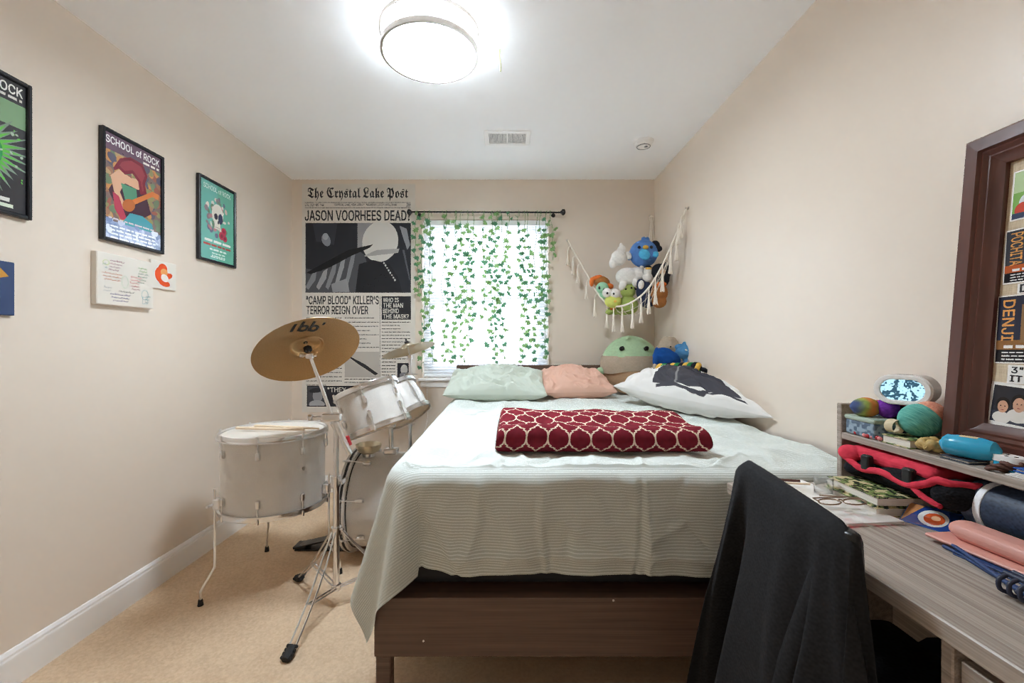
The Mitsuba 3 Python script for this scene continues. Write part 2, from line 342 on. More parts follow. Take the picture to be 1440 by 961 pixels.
STR_POS = ['outermost on the poster side', 'over the edge of the blind beside the poster', 'just inside the blind edge on the poster side', 'third in from the poster', 'short low one near the tilt wand', 'over the upper sash in a tight column', 'bunched low over the lower sash', 'scattered widely over both sashes',
           'curving low over the lower sash', 'ending just below the meeting rail', 'ending just below mid window', 'near the middle of the window', 'long middle one trailing onto the headboard', 'low one beside the middle strand', 'ending at the meeting rail right of middle', 'upper sash strand with sparse leaves', 'twisted one reaching low', 'thin one with turned leaves',
           'low one near the blind edge by the hammock', 'upper one near the blind edge by the hammock', 'long one along the window edge by the hammock', 'short outermost one beside the hammock']
top_z = rz+.008
for i, ((cx, c0, c1), pos) in enumerate(zip(STR, STR_POS)):
    g = thing('ivy_garland', f'green artificial ivy strand, {pos}', 'ivy garland', 'ivy garlands over the window')
    yy = ry-.012-.006*(i % 3)
    x = at(560+cx*.3016, 0, yy)[0]; z0 = at(0, 270+c0*.3016, yy)[2]; z1 = at(0, 270+c1*.3016, yy)[2]
    r_ = random.Random(100+i); ph = r_.uniform(0, 6)
    z_hi = max(z0, top_z); zs = np.linspace(z_hi, z1, 30)
    path = np.c_[x+.012*np.sin((zs-z1)*9+ph)+.006*np.sin((zs-z1)*31+ph), np.where(zs > rz-.01, ry-.0095, yy), zs]
    path = np.vstack([[x, ry+.0105, rz-.03], [x, ry+.0105, rz], path])
    part(g, 'stem', tube(path, .0016, 5), 'stem_green')
    z = z0-.012; side = 1
    while z > z1:
        px = x+.012*math.sin((z-z1)*9+ph)+.006*math.sin((z-z1)*31+ph)
        sc = r_.uniform(.8, 1.2); a = r_.uniform(-50, 50); side = -side
        M = T().translate([px+side*r_.uniform(.004, .02), min(yy, ry-.012)-r_.uniform(.004, .012), z]).rotate([0, 0, 1], r_.gauss(0, 32)).rotate([1, 0, 0], 90+r_.gauss(0, 16)).rotate([0, 0, 1], 180+a).scale(sc)
        part(g, 'leaf', {**leaf[0 if r_.random() < .55 else 1], 'to_world': M}, None)
        z -= r_.uniform(.034, .062) if cx not in (262, 456) else r_.uniform(.024, .045)

# ------------------------------------------------------------------ ceiling
lx, ly = -.317, 1.80
L = thing('ceiling_light', 'round white ceiling light with two nickel rings, switched on', 'ceiling light')
k = part(L, 'diffuser', xf(lathe([(0, -.094), (.1, -.093), (.165, -.088), (.18, -.083), (.184, -.078)], 64), trans((lx, ly, ZC))), None, 40)
scene[k]['bsdf'] = {'type': 'diffuse', 'reflectance': tex([.8, .8, .8])}
scene[k]['emitter'] = {'type': 'area', 'radiance': {'type': 'rgb', 'value': list(LAMP)}}
k = part(L, 'diffuser_side', xf(lathe([(.184, -.078), (.184, -.002)], 64), trans((lx, ly, ZC))), None, 40)
scene[k]['bsdf'] = {'type': 'diffuse', 'reflectance': tex([.8, .8, .8])}
scene[k]['emitter'] = {'type': 'area', 'radiance': {'type': 'rgb', 'value': [x*.15 for x in LAMP]}}
part(L, 'upper_ring', xf(ring(.196, .201, -.02, -.004, 72), trans((lx, ly, ZC))), 'nickel')
part(L, 'lower_ring', xf(ring(.187, .197, -.1, -.08, 72), trans((lx, ly, ZC))), 'nickel')
for a in (2.1, 4.2, 6.25):
    part(L, 'post', xf(cyl(.0028, -.085, -.01, 8), trans((lx+.195*math.cos(a), ly+.195*math.sin(a), ZC))), 'nickel')
single('ceiling_hook_strip', 'short pale green strip dangling from the ceiling beside the lamp', 'hanging strip',
    tube(bez([(-.034, 1.913, ZC), (-.036, 1.911, ZC-.03), (-.031, 1.912, ZC-.06), (-.031, 1.913, ZC-.095)]), .003, 6), 'pale_stem')
mat('pale_stem', C('#b5c08a'), .6)
V = thing('ceiling_vent', 'white rectangular air vent in the ceiling near the window', 'air vent')
vx0, vx1, vy0, vy1 = -.145, .14, 2.64, 2.83
mat('vent_dark', C('#6f7174'), .8)
part(V, 'vent_frame', rect_frame(0, 1, 0, 1, 0, 1, .1) if False else cat([box(vx0, vx1, vy0, vy0+.03, ZC-.008, ZC), box(vx0, vx1, vy1-.03, vy1, ZC-.008, ZC), box(vx0, vx0+.03, vy0, vy1, ZC-.008, ZC), box(vx1-.03, vx1, vy0, vy1, ZC-.008, ZC), box((vx0+vx1)/2-.006, (vx0+vx1)/2+.006, vy0, vy1, ZC-.008, ZC)]), 'trim_white')
part(V, 'duct', box(vx0+.01, vx1-.01, vy0+.01, vy1-.01, ZC-.002, ZC-.001, 0), 'vent_dark')
for i in range(22):
    x = vx0+.036+i*(vx1-vx0-.072)/21
    part(V, 'louver', xf(box(-.0035, .0035, vy0+.03, vy1-.03, -.0007, .0007, .0003), trans((x, 0, ZC-.0055)) @ rot(.5, [0, 1, 0])), 'trim_white')
D = thing('smoke_detector', 'round white smoke detector on the ceiling near the corner', 'smoke detector')
dl = at(905, 199, 787.4/(CY-199))
part(D, 'body', xf(lathe([(0, -.036), (.03, -.036), (.04, -.033), (.052, -.026), (.056, -.012), (.062, -.01), (.064, 0), (0, 0)], 40), trans((dl[0], dl[1], ZC))), 'trim_white')
part(D, 'vent_ring', xf(ring(.0385, .042, -.0355, -.031, 40), trans((dl[0], dl[1], ZC))), 'vent_dark')
part(D, 'test_button', xf(cyl(.011, -.039, -.035, 20, .001), trans((dl[0]+.012, dl[1]-.01, ZC))), 'vent_dark')

# ------------------------------------------------------------------ framed posters on the wall (u = away from the viewer, v = up, w = into the room)
def on_left(y, z, w=0.0): return frame((XL+w, y, z), (0, 1, 0), (0, 0, 1), (1, 0, 0))
def framed(label, y0, z0, W, H, pr, lab):
    k = thing('framed_poster', label, 'poster', 'framed posters on the beige wall')
    t, d = .014, .022; M = on_left(y0, z0)
    part(k, 'frame', xf(cat([box(0, t, 0, H, 0, d), box(W-t, W, 0, H, 0, d), box(t, W-t, 0, t, 0, d), box(t, W-t, H-t, H, 0, d)]), M), 'frame_black')
    part(k, 'backing', xf(box(t*.8, W-t*.8, t*.8, H-t*.8, .001, .011, 0), M), 'frame_black')
    pr.out(k, 'print', M @ trans((t, t, .0115)), 'print_glossy')
W, H = .325, .47; w_, h_ = W-.028, H-.028
def scatter(pr, x0, x1, y0, y1, n, r0, r1, cols, seed, clip=None):
    r = random.Random(seed)
    for i in range(n):
        g = ell(r.uniform(x0, x1), r.uniform(y0, y1), r.uniform(r0, r1), r.uniform(r0, r1), r.uniform(0, 180))
        g = g.intersection(clip if clip is not None else sbox(x0, y0, x1, y1))
        if not g.is_empty: pr.ink(g, r.choice(cols))
# green burst poster (only its far part is in view)
p = Print(); R0 = sbox(0, 0, w_, h_)
p.ink(R0, '#3c3c40')
p.ink(sbox(0, h_*.66, w_, h_*.84), '#7fa07c'); 
star = []
r = random.Random(5)
for i in range(64):
    a = i*2*PI/64; q = (.155 if i % 2 else .085)*r.uniform(.85, 1.15); star.append((.155+q*math.cos(a), .19+q*.95*math.sin(a)))
p.ink(Polygon(star).buffer(0).intersection(R0), '#7c8f7f')
p.ink(Polygon([(.155+(x-.155)*.8, .19+(y-.19)*.8) for x, y in star]).buffer(0), '#5fb24a')
p.ink(ell(.155, .19, .072, .07), '#2f8a4c'); p.ink(ell(.16, .19, .04, .04), '#1f6b52')
scatter(p, .2, w_, .1, .28, 14, .002, .006, ['#aab7a8', '#5fb24a'], 3)
p.flat(); p.text('SCHOOL of ROCK', .01, h_*.90, w_-.01, h_*.975, '#e8e6e2'); p.words(w_*.45, w_-.012, h_*.885, 1, .02, .009, '#cfccc8', 1)
p.words(.03, w_-.05, h_*.1, 1, .02, .013, '#d8d6d0', 2); p.words(.03, w_-.03, h_*.055, 1, .02, .012, '#cfd8c6', 3)
framed('black framed green and grey burst poster cut off by the photo edge', 1.218, 1.592, W, H, p, '')
# red haired guitar player
p = Print(); p.ink(R0, '#7d6a66')
scatter(p, 0, w_, h_*.2, h_*.86, 150, .008, .03, ['#a0765f', '#8e8a62', '#c08a5a', '#6f7f66', '#9a5f55', '#b59a76', '#5f5a6a'], 11)
p.ink(sbox(0, h_*.84, w_, h_), '#6d5566')
p.ink(Polygon([(.02, .2), (.06, .27), (.1, .29), (.2, .28), (.22, .22), (.24, .16), (.16, .1), (.08, .1)]), '#4a3340')
p.ink(Polygon([(.03, .265), (.07, .305), (.13, .29), (.17, .3), (.2, .27), (.17, .25), (.1, .255), (.075, .21), (.105, .155), (.09, .14), (.05, .19)]), '#d8ab8e')
p.ink(Polygon([(.08, .25), (.16, .25), (.165, .2), (.1, .185)]), '#5a8f74')
hair = Polygon([(.05, .3), (.08, .35), (.13, .375), (.19, .37), (.215, .33), (.2, .29), (.21, .25), (.185, .24), (.175, .29), (.14, .32), (.1, .3), (.07, .315)]).buffer(.006)
p.ink(hair, '#7c2f3e'); p.ink(hair.buffer(-.014), '#93404a')
p.ink(Polygon([(.11, .15), (.25, .245), (.285, .24), (.29, .265), (.25, .27), (.1, .17)]), '#cf7a48'); p.ink(ell(.12, .165, .035, .026, 35), '#b8693f')
p.ink(ell(.155, .125, .012, .01), '#e0b79a')
p.ink(Polygon([(.04, .2), (.07, .19), (.11, .1), (.08, .09), (.05, .13)]), '#b4465a')
p.ink(Polygon([(.1, .085), (.13, .125), (.19, .13), (.24, .11), (.25, .075), (.1, .07)]).buffer(.008), '#4f9aa6')
p.ink(sbox(0, 0, w_, h_*.17), '#93a3c4'); scatter(p, 0, w_, 0, h_*.19, 40, .006, .02, ['#c3cbe0', '#a5b3d4', '#dfe5f2', '#7f8fb6'], 4)
p.flat(); p.text('SCHOOL of ROCK', .008, h_*.90, w_-.008, h_*.975, '#eceaea'); p.words(w_*.66, w_-.01, h_*.88, 1, .02, .010, '#e4dcd8', 9)
p.words(.02, w_-.04, h_*.205, 1, .012, .007, '#cfc6cc', 4); p.words(.03, w_-.03, h_*.13, 4, .016, .007, '#eef1f8', 6)
framed('black framed poster of a red haired guitar player', 1.811, 1.592, W, H, p, '')
# teal poster with skull and flowers
p = Print(); p.ink(R0, '#6cb39d'); p.ink(sbox(0, 0, w_*.5, h_), '#74b9ad')
r = random.Random(8)
for i in range(60):
    a = r.uniform(0, 2*PI); q = r.uniform(.03, .105)
    p.ink(ell(.15+q*math.cos(a), .25+q*math.sin(a)*1.05, r.uniform(.006, .02), r.uniform(.006, .018), r.uniform(0, 180)), r.choice(['#c9b8b0', '#8c7f86', '#d8d4cc', '#6a6f86', '#b9858a', '#6f8a72', '#56505e', '#e2d8cf']))
p.ink(ell(.15, .27, .05, .058).union(sbox(.122, .185, .172, .25)), '#e4dfd4'); p.ink(ell(.135, .255, .016, .018), '#3b3a46'); p.ink(ell(.175, .25, .02, .03), '#39405a'); p.ink(ell(.155, .225, .007, .01), '#4a4650')
p.ink(sbox(.128, .192, .168, .196), '#a59f98')
for x, y, q in ((.205, .185, .022), (.185, .155, .024), (.215, .145, .02)): p.ink(ell(x, y, q, q), '#b83f55'); p.ink(ell(x, y, q*.5, q*.45), '#8c2b42')
p.flat(); p.text('SCHOOL of ROCK', .03, h_*.885, w_-.03, h_*.95, '#dcefe8'); p.words(.04, w_-.03, h_*.26, 1, .02, .013, '#f0eeea', 5); p.words(.03, w_-.03, h_*.205, 1, .02, .011, '#b2524f', 6)
p.words(.08, w_-.07, h_*.15, 1, .02, .010, '#e9f4f0', 7); p.words(.1, w_-.08, h_*.1, 2, .014, .006, '#e3f0ec', 3); p.words(.09, w_-.08, h_*.05, 1, .02, .007, '#dff0ea', 8)
framed('black framed teal poster with a skull among flowers', 2.377, 1.618, W, H-.005, p, '')
# signed canvas
k = thing('signed_canvas', 'white canvas covered with coloured handwritten messages below the posters', 'canvas')
M = on_left(1.778, 1.322); cw, ch = .285, .216
mat('canvas_white', C('#dcd6cc'), .8, spec=.2)
part(k, 'stretched_canvas', xf(box(0, cw, 0, ch, 0, .026, .003), M), 'canvas_white')
p = Print(); r = random.Random(21)
def scribble(x, y, w, h, col, seed):
    rr = random.Random(seed); pts = []; n = int(w/.0035)
    for i in range(n): pts.append((x+w*i/n+rr.uniform(-.001, .001), y+(h if i % 2 else 0)*rr.uniform(.3, 1)+.1*h*math.sin(i)))
    g = LineString(pts).buffer(.0007, 2); v, f = tri2(g); p.add(np.c_[v, np.full(len(v), .0266)], f, col)
for i, (x, y, w, n, col) in enumerate([(.06, .185, .07, 4, '#8c3f5a'), (.02, .13, .1, 3, '#b8683f'), (.16, .13, .06, 4, '#c05a5a'), (.2, .175, .05, 2, '#6f9a4a'), (.2, .15, .06, 4, '#4a6a58'), (.06, .045, .1, 3, '#4a3f7a'), (.1, .06, .08, 1, '#333340'), (.16, .09, .05, 2, '#8a3a4a'), (.03, .07, .04, 2, '#9a9a9a'), (.025, .165, .02, 2, '#4a7a8a'), (.24, .05, .03, 3, '#4a7a7a')]):
    for j in range(n): scribble(x+.006*j*(1 if i % 2 else -.4), y-.013*j, w*(1-.1*j), .007, col, i*10+j)
for g, col in ((ell(.13, .105, .016, .026).boundary, '#a5c4a0'), (ell(.235, .06, .018, .022).boundary, '#6fa0a8'), (ell(.04, .175, .014, .01).boundary, '#b5c86a'), (sbox(.222, .02, .25, .05).boundary, '#88a8b0')):
    v, f = tri2(g.buffer(.0008, 2)); p.add(np.c_[v, np.full(len(v), .0266)], f, col)
p.out(k, 'handwriting', M)
# small card with an orange shape
k = thing('drawing_card', 'small white card with an orange paint blot beside the signed canvas', 'card')
M = on_left(2.066, 1.424); cw, ch = .157, .135
part(k, 'card', xf(box(0, cw, 0, ch, 0, .012, .002), M), 'canvas_white')
p = Print()
p.ink(ell(.07, .1, .024, .02).union(ell(.055, .068, .03, .034)).union(ell(.098, .066, .03, .012, 15)).union(ell(.08, .03, .032, .013, -8)).buffer(.003), '#d9532a')
p.ink(ell(.078, .082, .022, .018), '#e09a5c'); p.ink(ell(.082, .055, .024, .018, -20), '#e6dcd2'); p.flat(.0124)
p.out(k, 'painted_blot', M)
# blue canvas at the edge
k = thing('blue_canvas', 'dark blue painted canvas with a yellow patch at the photo edge', 'canvas')
M = on_left(1.24, 1.257); mat('canvas_blue', C('#2c3f66'), .6)
part(k, 'stretched_canvas', xf(box(0, .253, 0, .179, 0, .014, .002), M), 'canvas_blue')
p = Print(); p.ink(Polygon([(.12, .179), (.2, .165), (.235, .13), (.2, .12), (.14, .14)]).intersection(sbox(0, 0, .253, .178)), '#c28a3c'); p.ink(Polygon([(.05, .03), (.15, .05), (.2, .03), (.1, .01)]), '#3f5f86'); p.flat(.0144)
p.out(k, 'painted_patch', M)

# ------------------------------------------------------------------ newspaper poster on the window wall (u, v in pixels of 1/180.2 m)
s_ = 1/180.2
NP = thing('newspaper_poster', 'tall newspaper front page poster on the wall beside the window', 'poster')
part(NP, 'sheet', box(-1.604, -.721, YB-.003, YB-.0004, .621, 2.402, 0), 'newsprint')
p = Print()
def q(x0, y0, x1, y1): return sbox((x0-425)*s_, (580-y1)*s_, (x1-425)*s_, (580-y0)*s_)
def pt(x, y): return ((x-425)*s_, (580-y)*s_)
def pg(*xy): return Polygon([pt(*a) for a in xy]).buffer(0)
def el(x, y, rx, ry, a=0): return ell(*pt(x, y), rx*s_, ry*s_, a)
K = '#26262a'
for y in (285.3, 292.6): p.ink(q(429, y-.35, 578, y+.35), K)
# the night picture: a dark lake under a pale moon
ph = q(430, 314, 578, 412); p.ink(ph, '#26282f')
p.ink(q(503, 314, 545, 352), '#8d8d90'); p.ink(pg((440, 314), (475, 314), (470, 345), (445, 340)), '#33363f'); p.ink(el(459, 338, 6, 9, 20), '#7d828c'); p.ink(el(458, 333, 4, 5), '#9aa0a8')
p.ink(el(535, 340, 25, 29, -15).intersection(ph), '#cfcdc8'); p.ink(pg((508, 362), (530, 352), (562, 350), (560, 356), (534, 359)).intersection(ph), '#a3a2a0')
p.ink(pg((430, 412), (430, 378), (452, 382), (470, 366), (500, 350), (512, 358), (520, 380), (545, 388), (560, 412)).intersection(ph), '#4b4d52')
for i, (a, b) in enumerate(((440, 380), (455, 378), (468, 370), (480, 362), (494, 356))):
    p.ink(pg((a, b+4), (a+6, b), (a+4, b+14), (a-6, 408), (a-10, 404)).intersection(ph), ['#7f8287', '#94979b'][i % 2])
p.ink(pg((466, 400), (488, 392), (492, 411), (468, 411)), '#8d8f93')
p.ink(pg((500, 412), (505, 372), (525, 366), (548, 372), (560, 390), (566, 412)).intersection(ph), '#1d1e23')
p.ink(pg((431, 384), (460, 368), (490, 352), (525, 344), (520, 349), (495, 360), (465, 376), (437, 386)), '#17181b')
for i in range(9): p.ink(el(538+i*2.2, 367+i*3.4, 1.2, 1.0+.3*(i % 3)), '#c4c4c4')
p.ink(pg((562, 318), (572, 322), (577, 345), (573, 352), (567, 335)), '#8b8d93'); p.ink(pg((566, 352), (569, 352), (577, 392), (576, 396)), '#55585f')
p.ink(q(537, 417, 578, 450), K)
p.ink(q(534.6, 417, 535.2, 540), '#77736e')
p.ink(q(485, 495, 534, 531), '#b3ada5'); p.ink(pg((490, 502), (494, 502.5), (514, 513), (532, 526), (528, 528), (508, 515)), '#2a2a2c')
p.ink(q(559, 511, 578, 531), '#2c2c31'); p.ink(el(568.5, 520, 5, 7), '#b9b6b0'); p.ink(el(568.5, 528, 6.5, 4).intersection(q(559, 511, 578, 531)), '#77767a')
p.ink(q(432, 543, 541, 572), '#2b2b30'); p.ink(q(433, 544, 459, 571), '#4a4b50'); p.ink(el(447, 557, 7, 9), '#8f9094'); p.ink(el(446, 549, 11, 3.5, 8), '#2f3034'); p.ink(el(446, 569, 11, 6).intersection(q(433, 544, 459, 571)), '#a3a4a6')
p.flat(0)
fraktur = {'C':[74,[[5,37,5,49,7,57,12,66,18,72,25,74,31,74,36,72,41,67,51,74,54,74,64,70,70,73,72,71,70,68,60,58,55,59,46,63,41,62,39,59,39,56,42,49,53,29,52,24,42,13,55,12,64,14,70,16,72,14,55,-1,52,-2,37,-1,22,6,14,14,11,19,6,29],[17,39,19,32,23,24,29,18,37,14,40,18,40,23,25,50,25,54,37,64,36,67,34,69,31,70,26,69,20,64,17,52]]],'L':[62,[[1,3,9,18,12,20,18,19,20,22,19,29,11,40,6,49,6,56,11,65,18,71,29,74,39,74,48,70,53,65,56,59,55,45,53,43,47,44,44,42,42,40,42,38,45,35,53,36,54,33,49,30,44,30,40,32,37,35,36,38,38,47,38,50,39,51,46,51,49,54,49,59,46,65,39,69,30,70,24,68,20,63,19,60,20,54,30,39,33,31,31,25,24,17,43,10,49,11,54,15,56,13,43,-2,31,-1,12,6,8,6,4,1]]],'P':[73,[[0,57,4,65,9,69,15,72,23,71,29,69,34,63,36,58,46,66,55,73,57,74,59,71,58,66,67,42,68,35,68,28,61,14,52,2,50,-3,47,-3,46,-2,44,-1,36,1,31,-22,28,-22,27,-20,24,-7,23,6,14,8,10,5,6,6,13,24,16,23,17,20,23,19,23,51,21,58,18,62,12,63,8,61,5,57,4,50,6,47,9,42,14,40,12,36,8,38,3,43,1,48],[36,14,51,10,55,14,56,18,55,30,45,58,37,52]]],'T':[64,[[3,13,5,17,15,25,19,25,27,22,32,22,35,24,34,27,26,34,21,40,21,45,22,48,31,56,32,58,21,63,14,63,10,59,9,52,15,42,12,40,6,47,4,53,4,58,6,64,11,68,19,73,27,74,33,72,58,60,64,61,66,58,54,49,49,49,37,55,32,49,33,45,36,42,46,34,48,29,48,26,45,22,34,17,48,10,53,10,60,14,62,11,55,4,45,-2,41,-2,13,13,9,13,5,11]]],'a':[47,[[3,16,3,25,5,32,23,49,26,49,27,48,30,46,41,42,41,40,39,36,39,12,40,10,45,12,46,10,36,-2,28,5,27,9,10,-2,9,0,9,2,5,10],[14,20,16,14,18,10,20,10,27,14,27,36,19,40,16,38,14,33]]],'e':[42,[[6,36,8,39,15,43,25,50,28,51,38,35,38,34,18,18,20,13,25,11,31,11,36,14,38,12,23,-2,21,-1,20,0,11,6,7,11,6,14],[18,24,19,24,28,31,21,42,18,39]]],'h':[46,[[4,6,6,7,7,10,7,62,5,67,8,68,12,61,16,67,19,70,27,72,27,69,22,68,19,63,19,40,32,49,33,50,35,48,35,45,40,37,43,28,43,16,41,7,36,-3,28,-14,22,-20,20,-19,29,-3,33,12,33,21,31,27,28,34,24,39,19,35,19,11,22,9,25,12,27,10,15,-3,12,-3,9,1,4,4]]],'k':[46,[[4,6,6,7,7,10,7,62,5,67,8,68,12,61,16,67,19,70,27,72,27,69,22,67,19,63,19,40,20,40,36,50,38,49,38,47,41,38,41,35,34,28,39,20,41,11,42,10,45,10,46,9,35,-3,34,-2,33,-1,33,1,31,5,29,14,25,20,23,21,19,18,19,11,20,9,24,10,26,9,15,-3,12,-3,9,1,4,4],[28,40,18,35,19,23,30,32,30,35]]],'l':[28,[[4,6,4,8,6,12,6,62,4,67,7,68,11,61,18,69,22,71,26,72,26,69,21,67,18,62,18,13,24,10,27,10,29,11,31,9,18,-3,16,-2,16,1]]],'o':[46,[[5,5,5,8,6,10,7,40,33,50,34,48,34,46,43,28,43,23,41,17,24,-2,21,-2,15,1],[19,11,28,7,31,11,32,17,31,26,23,42,19,41]]],'r':[37,[[2,40,12,51,18,45,20,40,25,46,27,51,30,51,32,47,35,43,35,40,33,36,31,32,28,32,27,36,24,39,20,32,20,14,26,11,28,11,31,13,33,12,34,11,20,-2,17,0,18,1,17,2,6,7,6,9,8,12,8,37,7,39,4,38]]],'s':[44,[[3,33,10,42,20,50,31,45,36,46,38,49,38,56,34,60,29,59,25,54,21,56,21,57,25,61,29,63,33,63,40,60,42,55,42,49,39,43,32,33,39,27,42,20,41,14,36,7,20,-2,18,-2,14,1,5,7,4,10,10,16,11,19,9,23,4,30],[14,13,22,7,28,6,31,8,34,14,31,19,27,23,24,24],[12,37,20,26,28,35,23,37,16,41,13,40]]],'t':[32,[[3,40,3,42,13,53,17,61,20,61,20,47,31,47,31,40,20,39,20,12,25,10,30,12,31,10,19,-2,16,-1,16,0,16,1,6,5,6,8,8,12,8,39]]],'y':[47,[[4,41,5,45,13,53,15,52,14,49,15,47,20,40,34,50,36,49,36,45,41,38,44,31,45,22,42,7,33,-9,23,-20,21,-18,28,-7,33,6,34,21,33,26,30,32,25,39,20,35,20,11,23,10,26,11,27,9,16,-2,13,-2,9,1,5,4,5,6,6,7,8,10,8,34]]]}
def blackletter(t, x0, y0, x1, y1, col):
    pen, polys = 0, []
    for ch in t:
        if ch == ' ': pen += 22; continue
        adv, rings = fraktur[ch]; rs = [Polygon([(r[i]+pen, r[i+1]) for i in range(0, len(r), 2)]).buffer(0) for r in rings]
        g = rs[0]
        for o in rs[1:]: g = g.difference(o) if g.contains(o.representative_point()) else g.union(o)
        polys.append(g); pen += adv+3
    g = union_all(polys).buffer(.6); a, b, c, d = g.bounds
    v, f = tri2(g); v = np.c_[x0+(v[:, 0]-a)/(c-a)*(x1-x0), y0+(v[:, 1]-b)/(d-b)*(y1-y0), np.full(len(v), .0005)]
    p.add(v, f, col)
def ptext(t, x0, y0, x1, y1, col, bold=True): a, b = pt(x0, y1), pt(x1, y0); p.text(t, a[0], a[1], b[0], b[1], col, .0005, bold)
a, b = pt(433, 283), pt(574, 264); blackletter('The Crystal Lake Post', a[0], a[1], b[0], b[1], K)
ptext('VOL. 117. NO. 146', 429, 287, 456, 290.6, K); ptext('CRYSTAL LAKE, NEW JERSEY, THURSDAY, JULY 19TH, 1984', 471, 287, 558, 290.6, K); ptext('20¢', 572, 286.6, 578, 291, K)
ptext('JASON VOORHEES DEAD?', 429, 296, 578, 311, K); ptext('"CAMP BLOOD" KILLER\'S', 431, 416.5, 533, 428.5, K); ptext('TERROR REIGN OVER', 431, 430.5, 518, 442.5, K)
for i, t in enumerate(('WHO IS', 'THE MAN', 'BEHIND', 'THE MASK?')): ptext(t, 539, 419+7.7*i, (561, 567, 561, 575)[i], 425.4+7.7*i, '#d8d4cc')
for (x0, x1, y0, n, pi_, sd) in ((431, 481, 447, 17, 5.9, 1), (485, 533, 447, 8, 5.9, 2), (537, 577, 453, 10, 4.6, 3), (537, 577, 500, 3, 4.4, 4), (537, 556, 514, 4, 4.4, 5), (485, 533, 533, 2, 4.5, 6)):
    a = pt(x0, y0); p.words(a[0], pt(x1, 0)[0], a[1], n, pi_*s_, 1.1*s_, '#55524f', sd, fill=.8)
ptext('"THEY', 461, 545, 487, 552, '#d0ccc5')
p.out(NP, 'print', frame((-1.604, YB-.0034, .621), (1, 0, 0), (0, 0, 1), (0, -1, 0)))
#PART2
# ------------------------------------------------------------------ bed
BX0, BX1, BY0, BY1, BZ = -.405, 1.128, 1.335, 3.40, .765      # frame's sides, foot, head; top of the mattress
B = thing('bed', 'dark brown wooden bed frame with a plain footboard and low headboard', 'bed')
part(B, 'footboard', box(BX0, BX1, BY0, BY0+.032, .213, .392, .002), 'espresso_wood')
part(B, 'headboard', box(BX0+.015, BX1, BY1-.04, BY1, .20, .992, .003), 'espresso_wood')
part(B, 'side_rail', box(BX0, BX0+.025, BY0+.032, BY1-.04, .213, .392, .002), 'espresso_wood')
part(B, 'side_rail', box(BX1-.025, BX1, BY0+.032, BY1-.04, .213, .392, .002), 'espresso_wood')
part(B, 'slat_base', box(BX0+.025, BX1-.025, BY0+.032, BY1-.04, .36, .388, .002), 'espresso_wood')
for x, y in ((BX0+.004, BY0+.004), (BX1-.05, BY0+.004), (BX0+.004, BY1-.05), (BX1-.05, BY1-.05)):
    part(B, 'leg', box(x, x+.045, y, y+.045, 0, .213, .003), 'espresso_wood')
part(B, 'screw_cap', cat([xf(cyl(.0035, 0, .001, 10), axis_frame((x, BY0, z), (0, -1, 0))) for x, z in ((-.255, .262), (.32, .385))]), 'trim_white')
single('mattress', 'charcoal grey mattress on the bed frame, showing below the sheet hem', 'mattress', rbox(-.335, 1.11, BY0+.058, BY1-.045, .389, BZ-.014, .05, 20), 'mattress_cloth', 60)
